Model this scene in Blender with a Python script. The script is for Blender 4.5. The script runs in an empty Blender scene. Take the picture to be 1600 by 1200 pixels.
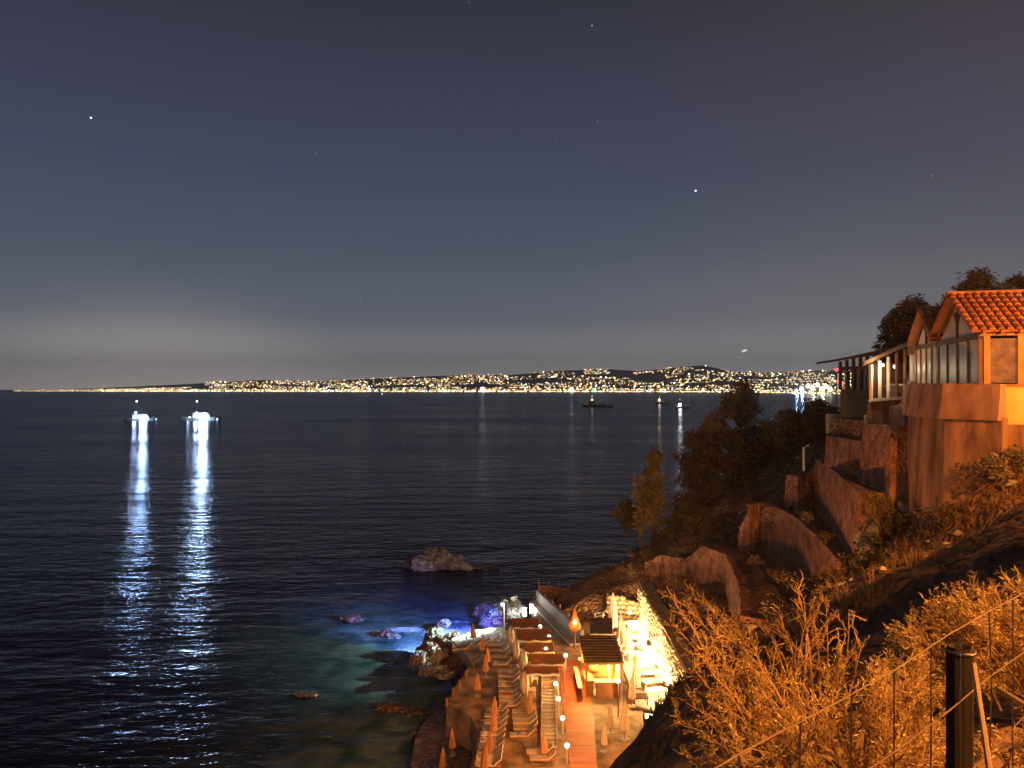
import bpy, math, random
import numpy as np
from mathutils import Vector, Matrix, noise as mnoise

C = bpy.context.scene.collection
SC = bpy.context.scene
rnd = random.Random(7)
E = 24.0            # eye height above the sea
HY = 607.0          # row of the true horizon in the 1600x1200 photograph
F = 1200.0          # focal length in the same pixels
DECK = 3.0          # height of the beach deck

# ------------------------------------------------------------------ camera
cam_d = bpy.data.cameras.new('camera')
cam_d.sensor_width = 36.0
cam_d.lens = 27.0
cam_d.shift_y = (HY - 600.0) / 1600.0
cam_d.clip_start = 0.05
cam_d.clip_end = 60000.0
cam = bpy.data.objects.new('camera', cam_d)
C.objects.link(cam)
cam.location = (0, 0, E)
cam.rotation_euler = (math.radians(90), 0, 0)
SC.camera = cam

# ------------------------------------------------------------------ night sky
SC.view_settings.view_transform = 'Standard'
SC.view_settings.look = 'None'
SC.view_settings.exposure = 0.0
SC.view_settings.gamma = 1.0
SC.cycles.max_bounces = 6
SC.cycles.diffuse_bounces = 2
SC.cycles.glossy_bounces = 3
SC.cycles.transmission_bounces = 3
SC.cycles.transparent_max_bounces = 6
SC.cycles.sample_clamp_indirect = 3.0
SC.cycles.caustics_reflective = False
SC.cycles.caustics_refractive = False
SC.cycles.use_denoising = True

def lin(r, g, b):
    f = lambda c: (c/255/12.92) if c <= 10 else ((c/255+0.055)/1.055)**2.4
    return (f(r), f(g), f(b), 1.0)

W = bpy.data.worlds.new('World')
SC.world = W
W.use_nodes = True
nt = W.node_tree
nt.nodes.clear()
N = lambda t: nt.nodes.new(t)
tc = N('ShaderNodeTexCoord')
sep = N('ShaderNodeSeparateXYZ'); nt.links.new(tc.outputs['Generated'], sep.inputs[0])
ramp = N('ShaderNodeValToRGB')
nt.links.new(sep.outputs['Z'], ramp.inputs[0])
stops = [(0.0, (196, 190, 188)), (0.03, (164, 165, 167)), (0.089, (106, 113, 126)), (0.17, (80, 91, 107)),
         (0.26, (67, 75, 96)), (0.34, (60, 64, 86)), (0.45, (45, 50, 62)), (0.7, (36, 40, 50)), (1.0, (30, 33, 44))]
while len(ramp.color_ramp.elements) < len(stops):
    ramp.color_ramp.elements.new(0.5)
for e, (p, c) in zip(ramp.color_ramp.elements, stops):
    e.position = p; e.color = lin(*c)
def glow(direction, lo, hi, col, power, squash=1.0):
    v = Vector(direction).normalized()
    sq = N('ShaderNodeVectorMath'); sq.operation = 'MULTIPLY'; nt.links.new(tc.outputs['Generated'], sq.inputs[0]); sq.inputs[1].default_value = (1, 1, squash)
    no = N('ShaderNodeVectorMath'); no.operation = 'NORMALIZE'; nt.links.new(sq.outputs[0], no.inputs[0])
    d = N('ShaderNodeVectorMath'); d.operation = 'DOT_PRODUCT'
    nt.links.new(no.outputs[0], d.inputs[0]); d.inputs[1].default_value = v
    m = N('ShaderNodeMapRange'); m.interpolation_type = 'SMOOTHSTEP'
    nt.links.new(d.outputs['Value'], m.inputs[0]); m.inputs[1].default_value = lo; m.inputs[2].default_value = hi
    p = N('ShaderNodeMath'); p.operation = 'POWER'; nt.links.new(m.outputs[0], p.inputs[0]); p.inputs[1].default_value = power
    s = N('ShaderNodeVectorMath'); s.operation = 'SCALE'
    s.inputs[0].default_value = col; nt.links.new(p.outputs[0], s.inputs['Scale'])
    return s
def addv(a, b):
    n = N('ShaderNodeVectorMath'); n.operation = 'ADD'
    nt.links.new(a, n.inputs[0]); nt.links.new(b, n.inputs[1])
    return n.outputs[0]
g1 = glow((-0.42, 0.907, -0.06), 0.93, 1.0, (0.24, 0.19, 0.15), 4.0, 1.7)     # the glow of the far town on the left
g2 = glow((0.75, 0.55, 0.25), 0.62, 1.0, (0.016, 0.005, -0.010), 1.3)        # sodium glow of the near town on the right
g3 = glow((0.40, 0.915, 0.0), 0.85, 1.0, (0.04, 0.024, 0.016), 2.0, 2.0)
col = addv(addv(addv(ramp.outputs[0], g1.outputs[0]), g2.outputs[0]), g3.outputs[0])
bg = N('ShaderNodeBackground'); nt.links.new(col, bg.inputs[0]); bg.inputs[1].default_value = 1.0
out = N('ShaderNodeOutputWorld'); nt.links.new(bg.outputs[0], out.inputs[0])

# ------------------------------------------------------------------ helpers
def at(px, py, D):
    return Vector(((px-800.0)/F*D, D, E-(py-HY)/F*D))
def onz(px, py, z):
    D = (E-z)*F/(py-HY)
    return Vector(((px-800.0)/F*D, D, z))
def deck(px, py, h=0.0):
    return onz(px, py, DECK+h)

MATS = {}
def mat(name, col, rough=0.75, var=0.3, scale=2.0, bump=0.25, bscale=12.0, metal=0.0, dist=0.02, col2=None, spec=0.5, stretch=None, kind='noise'):
    if name in MATS: return MATS[name]
    m = bpy.data.materials.new(name); m.use_nodes = True
    t = m.node_tree; b = t.nodes['Principled BSDF']
    tcn = t.nodes.new('ShaderNodeTexCoord'); src = tcn.outputs['Object']
    if stretch:
        mp = t.nodes.new('ShaderNodeMapping'); mp.inputs['Scale'].default_value = stretch
        t.links.new(src, mp.inputs[0]); src = mp.outputs[0]
    n1 = t.nodes.new('ShaderNodeTexNoise'); n1.inputs['Scale'].default_value = scale; n1.inputs['Detail'].default_value = 6
    t.links.new(src, n1.inputs['Vector'])
    r = t.nodes.new('ShaderNodeValToRGB'); t.links.new(n1.outputs[0], r.inputs[0])
    c2 = col2 or tuple(max(0, c*(1-var)) for c in col)
    c1 = tuple(min(1, c*(1+var*0.6)) for c in col)
    r.color_ramp.elements[0].position = 0.33; r.color_ramp.elements[0].color = (*c2, 1)
    r.color_ramp.elements[1].position = 0.68; r.color_ramp.elements[1].color = (*c1, 1)
    t.links.new(r.outputs[0], b.inputs['Base Color'])
    b.inputs['Roughness'].default_value = rough; b.inputs['Metallic'].default_value = metal
    b.inputs['Specular IOR Level'].default_value = spec
    if bump:
        if kind == 'stone':
            n2 = t.nodes.new('ShaderNodeTexVoronoi'); n2.inputs['Scale'].default_value = bscale; n2.feature = 'DISTANCE_TO_EDGE'
            mr = t.nodes.new('ShaderNodeMapRange'); mr.inputs[2].default_value = 0.12
            mr.inputs[2].default_value = 0.25
            n3 = t.nodes.new('ShaderNodeTexNoise'); n3.inputs['Scale'].default_value = bscale*1.6; n3.inputs['Detail'].default_value = 6
            t.links.new(src, n3.inputs['Vector']); ad = t.nodes.new('ShaderNodeVectorMath'); ad.operation = 'MULTIPLY_ADD'
            t.links.new(n3.outputs['Color'], ad.inputs[0]); ad.inputs[1].default_value = (.25, .25, .25); t.links.new(src, ad.inputs[2])
            t.links.new(ad.outputs[0], n2.inputs['Vector']); t.links.new(n2.outputs[0], mr.inputs[0])
            sm = t.nodes.new('ShaderNodeMath'); sm.operation = 'MULTIPLY_ADD'; t.links.new(n3.outputs[0], sm.inputs[0]); sm.inputs[1].default_value = 1.6; t.links.new(mr.outputs[0], sm.inputs[2]); h = sm.outputs[0]
        else:
            n2 = t.nodes.new('ShaderNodeTexNoise'); n2.inputs['Scale'].default_value = bscale; n2.inputs['Detail'].default_value = 5
            t.links.new(src, n2.inputs['Vector']); h = n2.outputs[0]
        bp = t.nodes.new('ShaderNodeBump'); bp.inputs['Strength'].default_value = bump; bp.inputs['Distance'].default_value = dist
        t.links.new(h, bp.inputs['Height']); t.links.new(bp.outputs[0], b.inputs['Normal'])
    MATS[name] = m
    return m
def emit(name, col, strength, sampled=False):
    if name in MATS: return MATS[name]
    m = bpy.data.materials.new(name); m.use_nodes = True
    b = m.node_tree.nodes['Principled BSDF']
    b.inputs['Base Color'].default_value = (*[c*.5 for c in col], 1)
    b.inputs['Emission Color'].default_value = (*col, 1); b.inputs['Emission Strength'].default_value = strength
    m.cycles.emission_sampling = 'FRONT' if sampled else 'NONE'
    MATS[name] = m
    return m

class MB:
    def __init__(s): s.v = []; s.f = []; s.mi = []; s.cur = 0
    def raw(s, v, f):
        o = len(s.v); s.v.extend(tuple(p) for p in v)
        for q in f: s.f.append(tuple(i+o for i in q)); s.mi.append(s.cur)
        return s
    def quad(s, a, b, c, d): return s.raw([a, b, c, d], [(0, 1, 2, 3)])
    def box(s, c, size, rz=0.0, tilt=None):
        hx, hy, hz = size[0]/2, size[1]/2, size[2]/2
        M = Matrix.Rotation(rz, 3, 'Z')
        if tilt: M = M @ Matrix.Rotation(tilt[1], 3, tilt[0])
        vs = [Vector(c) + M @ Vector((x, y, z)) for x in (-hx, hx) for y in (-hy, hy) for z in (-hz, hz)]
        return s.raw(vs, [(0, 1, 3, 2), (4, 6, 7, 5), (0, 4, 5, 1), (2, 3, 7, 6), (0, 2, 6, 4), (1, 5, 7, 3)])
    def prism(s, poly, z0, z1):
        n = len(poly)
        f0 = (lambda i: z0) if not hasattr(z0, '__len__') else (lambda i: z0[i])
        f1 = (lambda i: z1) if not hasattr(z1, '__len__') else (lambda i: z1[i])
        vs = [(p[0], p[1], f0(i)) for i, p in enumerate(poly)] + [(p[0], p[1], f1(i)) for i, p in enumerate(poly)]
        fs = [(i, (i+1) % n, n+(i+1) % n, n+i) for i in range(n)]
        fs += [tuple(range(n, 2*n)), tuple(range(n-1, -1, -1))]
        return s.raw(vs, fs)
    def tube(s, p0, p1, r0, r1=None, n=6, caps=True):
        r1 = r0 if r1 is None else r1
        p0 = Vector(p0); p1 = Vector(p1); d = (p1-p0)
        if d.length < 1e-6: return s
        d.normalize(); a = d.orthogonal().normalized(); b = d.cross(a)
        vs = []
        for p, r in ((p0, r0), (p1, r1)):
            for i in range(n):
                t = 2*math.pi*i/n; vs.append(p + a*(r*math.cos(t)) + b*(r*math.sin(t)))
        fs = [(i, (i+1) % n, n+(i+1) % n, n+i) for i in range(n)]
        if caps: fs += [tuple(range(n-1, -1, -1)), tuple(range(n, 2*n))]
        return s.raw(vs, fs)
    def path(s, pts, rads, n=5):
        pts = [Vector(p) for p in pts]; vs = []
        for i, p in enumerate(pts):
            d = (pts[min(i+1, len(pts)-1)] - pts[max(i-1, 0)]).normalized()
            a = d.cross(Vector((0.31, 0.17, 0.93))).normalized(); b = d.cross(a)
            for k in range(n):
                t = 2*math.pi*k/n; vs.append(p + a*(rads[i]*math.cos(t)) + b*(rads[i]*math.sin(t)))
        fs = []
        for i in range(len(pts)-1):
            for k in range(n): fs.append((i*n+k, i*n+(k+1) % n, (i+1)*n+(k+1) % n, (i+1)*n+k))
        return s.raw(vs, fs)
    def lathe(s, c, prof, n=10, wob=0.0):
        vs = []; m = len(prof)
        for (r, z) in prof:
            for k in range(n):
                t = 2*math.pi*k/n; rr = r*(1+(wob if k % 2 else -wob))
                vs.append((c[0]+rr*math.cos(t), c[1]+rr*math.sin(t), c[2]+z))
        fs = [(i*n+k, i*n+(k+1) % n, (i+1)*n+(k+1) % n, (i+1)*n+k) for i in range(m-1) for k in range(n)]
        fs += [tuple(range(n-1, -1, -1)), tuple((m-1)*n+k for k in range(n))]
        return s.raw(vs, fs)
    def ball(s, c, r, n=8, m=5, sz=1.0):
        prof = [(max(1e-3, r*math.sin(math.pi*i/m)), -r*sz*math.cos(math.pi*i/m)) for i in range(m+1)]
        return s.lathe(c, prof, n)
    def mesh(s, name, mats, smooth=False):
        me = bpy.data.meshes.new(name)
        me.from_pydata(s.v, [], s.f)
        mats = mats if isinstance(mats, (list, tuple)) else [mats]
        for m in mats: me.materials.append(m)
        if len(mats) > 1: me.polygons.foreach_set('material_index', s.mi)
        if smooth: me.polygons.foreach_set('use_smooth', [True]*len(me.polygons))
        me.update()
        return me
    def build(s, name, mats, parent=None, smooth=False, world=True):
        if parent is not None and world:
            l = parent.location
            if parent.parent: l = l + parent.parent.location
            s.v = [(p[0]-l[0], p[1]-l[1], p[2]-l[2]) for p in s.v]
        return link(name, s.mesh(name, mats, smooth), parent)

def link(name, data, parent=None, loc=(0, 0, 0)):
    o = bpy.data.objects.new(name, data); C.objects.link(o)
    o.location = loc
    if parent is not None: o.parent = parent
    return o
def tag(o, label=None, cat=None, group=None, kind=None):
    if label: o['label'] = label
    if cat: o['category'] = cat
    if group: o['group'] = group
    if kind: o['kind'] = kind
    return o
def thing(name, label, cat, loc=(0, 0, 0), group=None, rz=0.0):
    o = link(name, None, None, loc); o.rotation_euler = (0, 0, rz); o.empty_display_size = 0.2
    return tag(o, label, cat, group)
def copy_tree(o, parent=None):
    c = o.copy(); C.objects.link(c)
    if parent is not None: c.parent = parent
    for ch in list(o.children): copy_tree(ch, c)
    return c
def lamp(parent, loc, power, col, radius=0.1, spot=None, name='light'):
    d = bpy.data.lights.new(name, 'SPOT' if spot else 'POINT')
    d.energy = power; d.color = col; d.shadow_soft_size = radius
    o = bpy.data.objects.new(name, d); C.objects.link(o)
    l = Vector(loc)
    if spot:
        d.spot_size = math.radians(spot[1]); d.spot_blend = 0.6
        o.rotation_euler = (Vector(spot[0])-l).to_track_quat('-Z', 'Y').to_euler()
    if parent is not None:
        o.parent = parent; l = l - parent.location
        l = Vector((l.x/parent.scale.x, l.y/parent.scale.y, l.z/parent.scale.z))
    o.location = l
    return o
ORD = ['first', 'second', 'third', 'fourth', 'fifth', 'sixth', 'seventh', 'eighth', 'ninth', 'tenth', 'eleventh',
       'twelfth', 'thirteenth', 'fourteenth', 'fifteenth', 'sixteenth', 'seventeenth', 'eighteenth']
WARM = (1.0, 0.62, 0.28); SODIUM = (1.0, 0.33, 0.05); COOL = (0.62, 0.80, 1.0)

# materials
soil = mat('hillside_soil', (0.24, 0.125, 0.07), 0.95, 0.6, 0.6, 1.0, 2.0, dist=0.22, kind='stone')
plaster = mat('pink_plaster', (0.32, 0.17, 0.12), 0.9, 0.5, 0.9, 0.5, 6.0, dist=0.04, stretch=(1.6, 1.6, 0.35))
masonry = mat('terrace_masonry', (0.30, 0.15, 0.105), 0.95, 0.55, 1.6, 0.9, 2.4, dist=0.09, stretch=(1.1, 1.1, 0.8), kind='stone')
rockm = mat('coast_rock', (0.33, 0.30, 0.255), 0.85, 0.6, 1.1, 1.0, 1.5, dist=0.2, kind='stone')
darkrock = mat('wet_rock', (0.16, 0.085, 0.055), 0.45, 0.6, 1.1, 1.0, 1.6, dist=0.2, kind='stone')
concrete = mat('pale_concrete', (0.42, 0.37, 0.31), 0.85, 0.3, 0.6, 0.3, 8.0, dist=0.03)
deckm = mat('deck_slab', (0.33, 0.215, 0.13), 0.85, 0.65, 0.9, 0.3, 6.0, dist=0.03)
walkm = mat('walkway_boards', (0.44, 0.105, 0.025), 0.6, 0.35, 1.2, 0.5, 3.0, dist=0.04, stretch=(0.3, 3.0, 1))
wood = mat('stained_wood', (0.28, 0.12, 0.05), 0.6, 0.35, 1.5, 0.3, 10.0, dist=0.01)
darkwood = mat('dark_wood', (0.10, 0.055, 0.035), 0.7, 0.35, 1.5, 0.3, 10.0, dist=0.01)
roofwood = mat('weathered_board', (0.17, 0.12, 0.09), 0.8, 0.4, 1.5, 0.3, 8.0, dist=0.01)
tile = mat('terracotta', (0.46, 0.17, 0.06), 0.8, 0.35, 2.5, 0.3, 9.0, dist=0.01)
white = mat('white_paint', (0.74, 0.71, 0.66), 0.5, 0.12, 1.0, 0.1, 20.0, dist=0.005)
canvas = mat('cream_canvas', (0.62, 0.53, 0.42), 0.85, 0.2, 2.0, 0.25, 9.0, dist=0.02, stretch=(4, 4, 0.5))
redcanvas = mat('rust_canvas', (0.50, 0.24, 0.11), 0.85, 0.2, 2.0, 0.25, 9.0, dist=0.02, stretch=(4, 4, 0.5))
tarp = mat('ochre_awning', (0.36, 0.15, 0.05), 0.8, 0.25, 1.0, 0.2, 5.0, dist=0.02)
cushion = mat('sand_mattress', (0.58, 0.48, 0.36), 0.85, 0.2, 2.0, 0.2, 12.0, dist=0.01)
bark = mat('bark', (0.13, 0.085, 0.055), 0.9, 0.4, 3.0, 0.5, 14.0, dist=0.02)
twig = mat('dry_twig', (0.56, 0.34, 0.13), 0.8, 0.65, 3.0, 0.2, 20.0, dist=0.004)
leafdry = mat('dry_leaf', (0.60, 0.40, 0.11), 0.75, 0.65, 5.0, 0.0)
leaf = mat('olive_leaf', (0.24, 0.19, 0.10), 0.7, 0.5, 0.6, 0.0)
leafdark = mat('dark_leaf', (0.12, 0.09, 0.05), 0.7, 0.5, 0.6, 0.0)
leafpale = mat('pale_leaf', (0.26, 0.21, 0.10), 0.7, 0.5, 0.8, 0.0)
scrub = mat('scrub', (0.10, 0.075, 0.035), 0.8, 0.5, 1.2, 0.0)
straw = mat('straw', (0.20, 0.125, 0.06), 0.85, 0.4, 1.5, 0.0)
steel = mat('dark_steel', (0.10, 0.09, 0.08), 0.45, 0.2, 3.0, 0.1, 20.0, metal=0.7, dist=0.004)
wire = mat('rusted_wire', (0.15, 0.09, 0.055), 0.6, 0.4, 8.0, 0.3, 40.0, metal=0.2, dist=0.004)
greywood = mat('grey_post_wood', (0.028, 0.022, 0.018), 0.85, 0.35, 3.0, 0.5, 14.0, dist=0.01, stretch=(4, 4, 0.6), spec=0.1)
pane = mat('clear_plastic_pane', (0.50, 0.43, 0.35), 0.45, 0.15, 0.8, 0.1, 2.0, dist=0.02)
darkpane = mat('dark_glass', (0.19, 0.13, 0.09), 0.12, 0.5, 2.5, 0.15, 3.0, dist=0.02)
asphalt = mat('asphalt', (0.05, 0.05, 0.05), 0.9, 0.3, 3.0, 0.4, 30.0, dist=0.01)
hullw = mat('boat_paint_white', (0.14, 0.16, 0.18), 0.5, 0.15, 0.4, 0.0)
hulld = mat('boat_paint_dark', (0.04, 0.05, 0.06), 0.5, 0.2, 0.4, 0.0)
citywall = mat('city_wall', (0.20, 0.18, 0.16), 0.9, 0.2, 0.05, 0.0)
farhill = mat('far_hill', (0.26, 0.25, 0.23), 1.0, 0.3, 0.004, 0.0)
bulbwarm = emit('warm_bulb', (1.0, 0.80, 0.48), 14.0)
bulbwhite = emit('white_bulb', (0.95, 0.98, 1.0), 25.0)
bulbsea = emit('boat_bulb', (0.80, 0.92, 1.0), 14.0)

def vary(m, amt):
    t = m.node_tree; b = t.nodes['Principled BSDF']; src = b.inputs['Base Color'].links[0].from_socket
    oi = t.nodes.new('ShaderNodeObjectInfo'); mr = t.nodes.new('ShaderNodeMapRange'); mr.inputs[3].default_value = 1-amt; mr.inputs[4].default_value = 1+amt*.6
    hs = t.nodes.new('ShaderNodeHueSaturation'); t.links.new(oi.outputs['Random'], mr.inputs[0]); t.links.new(mr.outputs[0], hs.inputs['Value'])
    t.links.new(src, hs.inputs['Color']); t.links.new(hs.outputs[0], b.inputs['Base Color'])
for m_, a_ in ((tile, .45), (cushion, .3), (canvas, .2), (redcanvas, .3), (roofwood, .3), (leafdark, .2), (rockm, .25)):
    vary(m_, a_)


# ------------------------------------------------------------------ hillside
ctrl = [  # x, y, height relative to the eye
 (0, 0, -1.7), (1.1, 1.9, -1.75), (2, 3, -2.7), (2.7, 3.7, -3.2), (3.4, 3.7, -2.9), (-3, -2, -1.75), (6, 7, -2.3), (12, 14, -1.8), (20, 23, -1.6), (24.5, 28, -1.5), (30, 28, -1.2),
 (10, 0, -1.7), (25, 10, -1.6), (-4, -8, -1.7), (10, -8, -1.7), (40, 10, -1.0), (40, -8, -1), (-6, -4, -2.6), (-6, 1, -6),
 (0.5, 4, -2.9), (-2, 4, -4.4), (1.8, 4.5, -2.5), (3.8, 6.5, -2.85), (4, 10, -4.3), (1, 10, -5.6), (-3, 10, -10), (9, 14, -3.2), (11.7, 19.5, -4.4),
 (2.3, 17, -8.2), (4.3, 20, -8.0), (5.4, 25, -9.5), (7.5, 22, -7.0), (8.5, 30, -11.0), (10.2, 40, -14.6), (8.0, 40, -18.5), (13, 35, -10.8), (16, 38, -9.9),
 (18, 35.5, -7.4), (17, 29, -6.0), (19.3, 33, -4.8), (20.5, 31.2, -3.9), (22.5, 30, -2.4), (5, 33, -17), (2, 26, -16), (0, 20, -15), (-5, 20, -22), (0, 33, -22.5),
 (12.8, 50, -16.4), (13.2, 60, -16.4), (13, 68, -17), (14, 44, -15.2), (12.5, 45, -15.6), (17, 48, -15.6), (17.5, 58, -15.6), (20, 48, -11.3), (21, 56, -11.3), (22, 46, -7.2), (24, 54, -7.2), (21.5, 40.5, -6.6),
 (23, 47, -5.0), (19.8, 38.5, -6.8), (22, 36, -3.5), (25, 38, -1.2), (28, 45, -1.0), (10.2, 62.5, -17.8), (8, 75, -17.8), (6, 86, -24.5), (8.6, 67, -20.2), (10.5, 72, -17.8), (14.7, 80, -16.2),
 (18.75, 75, -12.5), (18.6, 64, -14.4), (25, 80, -8.6), (27, 66, -5.2), (28, 85, -6.6), (34, 92, -5.0), (38, 92, -3.6), (28, 58, -2.2), (36, 60, -1), (45, 40, 0), (50, 70, 1), (48, 100, -3), (30, 108, -16),
 (20, 100, -26), (12, 94, -27), (25, 130, -30), (45, 130, -16), (65, 120, -8), (65, 20, 1), (65, 70, 2), (12, 110, -32), (60, 150, -20), (0, 84, -26),
 (4, 50, -22.6), (9.5, 50, -22.2), (4, 64, -22.6), (9.5, 64, -22.2), (3, 42, -23), (8, 45, -21.8), (-3, 60, -26), (-3, 45, -26), (4.5, 72, -20.3), (6.5, 68, -20.0), (2, 78, -23.5), (-4, 75, -27)]
A = np.array(ctrl, float)
def rbf_fit(P):
    d = np.linalg.norm(P[:, None, :2]-P[None, :, :2], axis=2)
    n = len(P); M = np.zeros((n+3, n+3)); M[:n, :n] = d + np.eye(n)*0.0
    M[:n, n] = 1; M[:n, n+1:n+3] = P[:, :2]; M[n, :n] = 1; M[n+1:, :n] = P[:, :2].T
    b = np.zeros(n+3); b[:n] = P[:, 2]
    return np.linalg.solve(M, b)
RB = rbf_fit(A)
def hill_z(x, y):
    x = np.atleast_1d(np.asarray(x, float)); y = np.atleast_1d(np.asarray(y, float))
    d = np.sqrt((x[:, None]-A[None, :, 0])**2 + (y[:, None]-A[None, :, 1])**2)
    n = len(A)
    return d @ RB[:n] + RB[n] + RB[n+1]*x + RB[n+2]*y + E
def ground(x, y): return float(hill_z(x, y)[0])
xs = np.concatenate([np.arange(-7, 24, 0.36), np.arange(24, 72, 1.0)])
ys = np.concatenate([np.arange(-10, 46, 0.36), np.arange(46, 90, 0.6), np.arange(90, 152, 1.5)])
X, Y = np.meshgrid(xs, ys); Z = hill_z(X.ravel(), Y.ravel())
vs = []
for x, y, z in zip(X.ravel(), Y.ravel(), Z):
    amp = min(1.0, max(0.0, (E-1.9-z)/2.0))
    nz = mnoise.fractal(Vector((x*0.35, y*0.35, z*0.2)), 1.0, 2.0, 4)*0.55 + mnoise.noise(Vector((x*1.6, y*1.6, 3)))*0.13
    vs.append((x, y, z + nz*amp))
nx = len(xs); vs = [(x, y, min(z, DECK-1.5)) if (43 < y < 70 and x < 12.5) or (36 < y <= 43 and x < 5+(y-36)*.75) else (x, y, z) for x, y, z in vs]
fs = [(j*nx+i, j*nx+i+1, (j+1)*nx+i+1, (j+1)*nx+i) for j in range(len(ys)-1) for i in range(nx-1)]
hb = MB(); hb.raw(vs, fs)
hill = hb.build('hillside', soil, smooth=True); tag(hill, kind='structure')

# road and pavement behind the fence (the camera stands on it)
rd = MB(); rd.prism([(1.6, -9.5), (39, -9.5), (39, 9), (14.5, 9)], E-1.74, E-1.62)
tag(rd.build('road', asphalt), kind='structure')

# terraces cut into the slope
def terrace(poly, top, bottom):
    m = MB(); m.prism(poly, E+bottom, E+top)
    return tag(m.build('terrace', soil), kind='structure')
def wall(name, label, pts, tops, bottom, thick=0.6, m=masonry):
    """a retaining wall following pts along its sea side face, far end first"""
    P = [Vector((p[0], p[1])) for p in pts]; nrm = []
    Q = []; T = []
    for i in range(len(P)-1):
        k = max(2, int((P[i+1]-P[i]).length/0.3))
        for j in range(k): Q.append(P[i].lerp(P[i+1], j/k)); T.append(tops[i]+(tops[i+1]-tops[i])*j/k)
    Q.append(P[-1]); T.append(tops[-1])
    b = MB(); vs = []; rows = 10
    for i, q in enumerate(Q):
        d = (Q[min(i+1, len(Q)-1)]-Q[max(i-1, 0)]).normalized(); n = Vector((-d.y, d.x))
        zt = E+T[i]+mnoise.noise(Vector((q.x*1.7, q.y*1.7, 1.0)))*0.04+mnoise.noise(Vector((q.x*4.5, q.y*4.5, 4.0)))*0.04
        for r in range(rows):
            z = E+bottom+(zt-E-bottom)*r/(rows-1)
            w = mnoise.noise(Vector((q.x*0.9, q.y*0.9, z*0.9)))*0.06+mnoise.noise(Vector((q.x*3, q.y*3, z*3)))*0.05
            batter = (1-r/(rows-1))*0.22
            p = q - n*(batter+w); vs.append((p.x, p.y, z))
        p = q + n*thick; vs.append((p.x, p.y, zt-0.02)); vs.append((p.x, p.y, E+bottom))
    R = rows+2; f = []
    for i in range(len(Q)-1):
        for r in range(R): f.append((i*R+r, i*R+(r+1) % R, (i+1)*R+(r+1) % R, (i+1)*R+r))
    f += [tuple(range(R-1, -1, -1)), tuple((len(Q)-1)*R+r for r in range(R))]
    b.raw(vs, f)
    return tag(b.build(name, m, smooth=False), label, 'wall', 'retaining walls of the terraces')
# lowest terrace D
wall('retaining_wall', 'lowest ragged terrace wall, just above the lit stone wall of the beach bar',
     [(12.2, 70.5), (13.4, 69.2), (15.0, 66.2), (15.7, 63.4), (16.7, 60.2), (15.1, 51.0), (13.1, 44.0), (14.6, 42.8)],
     [-16.0, -15.0, -14.7, -13.0, -13.0, -13.0, -13.0, -13.0], -19.5)
terrace([(15.9, 62.8), (17.0, 60.2), (15.4, 51.0), (13.4, 44.0), (18.2, 43.0), (21.5, 52), (20.5, 66)], -13.05, -19.0)
# terrace C
wall('retaining_wall', 'curved middle terrace wall with its top bending down to the right',
     [(18.1, 61.5), (18.7, 60.4), (19.8, 60.9), (20.0, 54.5), (18.5, 46.4), (16.9, 39.3), (18.4, 38.9)],
     [-11.5, -9.2, -9.0, -9.0, -9.0, -9.0, -8.9], -14.5)
terrace([(19.6, 60.5), (20.3, 54.5), (18.8, 46.4), (17.2, 39.2), (20.2, 39.2), (24.5, 52), (24, 62)], -9.05, -14.5)
# terrace B
wall('retaining_wall', 'tall terrace wall in two heights below the veranda, pipe at its left end',
     [(20.9, 58.6), (21.3, 57.2), (22.9, 58.4), (23.0, 58.2), (20.5, 48.6), (17.6, 39.0), (19.2, 39.0)],
     [-6.6, -6.5, -6.4, -5.3, -5.3, -5.3, -5.3], -10.5)
terrace([(23.0, 57.5), (20.8, 48.6), (17.9, 39.0), (20.5, 39.2), (25, 50), (26, 58)], -5.35, -10.5)
# terrace A
wall('retaining_wall', 'top terrace wall right under the white posted veranda',
     [(21.5, 52.5), (21.1, 46.4), (20.2, 44.4), (19.75, 43.1), (19.05, 38.6), (20.2, 38.5)],
     [-3.2, -3.2, -3.1, -1.95, -1.9, -1.9], -6.0)
terrace([(21.8, 52.5), (21.4, 46.3), (20.0, 43.0), (19.35, 38.6), (22.5, 38.8), (26, 48), (26, 53)], -1.97, -6.0)
# stony bank at the near end of terrace B and C
bank = thing('stone_bank', 'rough stony bank at the near end of the terrace walls', 'bank', (18.6, 38.8, E-9))
def rock_mesh(name, size, seed, m, sub=3, cuts=9, rough=0.22):
    import bmesh
    bm = bmesh.new(); bmesh.ops.create_icosphere(bm, subdivisions=sub, radius=1.0)
    r = random.Random(seed)
    planes = []
    for _ in range(cuts):
        n = Vector((r.gauss(0, 1), r.gauss(0, 1), r.gauss(0, 0.8))).normalized(); planes.append((n, r.uniform(0.55, 0.85)))
    for v in bm.verts:
        p = v.co.copy()
        for n, d in planes:
            k = p.dot(n)
            if k > d: p -= n*(k-d)*0.92
        q = p*1.7 + Vector((seed*3.1, 0, 0))
        p *= 1 + rough*mnoise.fractal(q, 0.85, 2.1, 5) - rough*.5*abs(mnoise.noise(q*1.9))
        v.co = (p.x*size[0], p.y*size[1], p.z*size[2])
    me = bpy.data.meshes.new(name); bm.to_mesh(me); bm.free()
    me.materials.append(m)
    return me
stone_proto = [rock_mesh('stone', (0.5, 0.5, 0.4), 40+i, rockm, 2) for i in range(4)]
for i in range(46):
    t = rnd.random(); x = 17.3+t*2.3+rnd.uniform(-.3, .3); y = 38.9-rnd.random()*0.8; z = E-9.6+rnd.random()*3.9*(0.5+0.5*t)
    o = link('stone', stone_proto[i % 4], bank, Vector((x, y, z))-bank.location)
    s = rnd.uniform(.5, 1.3); o.scale = (s, s*0.8, s*0.8); o.rotation_euler = (rnd.random(), rnd.random(), rnd.random()*6)

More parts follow.
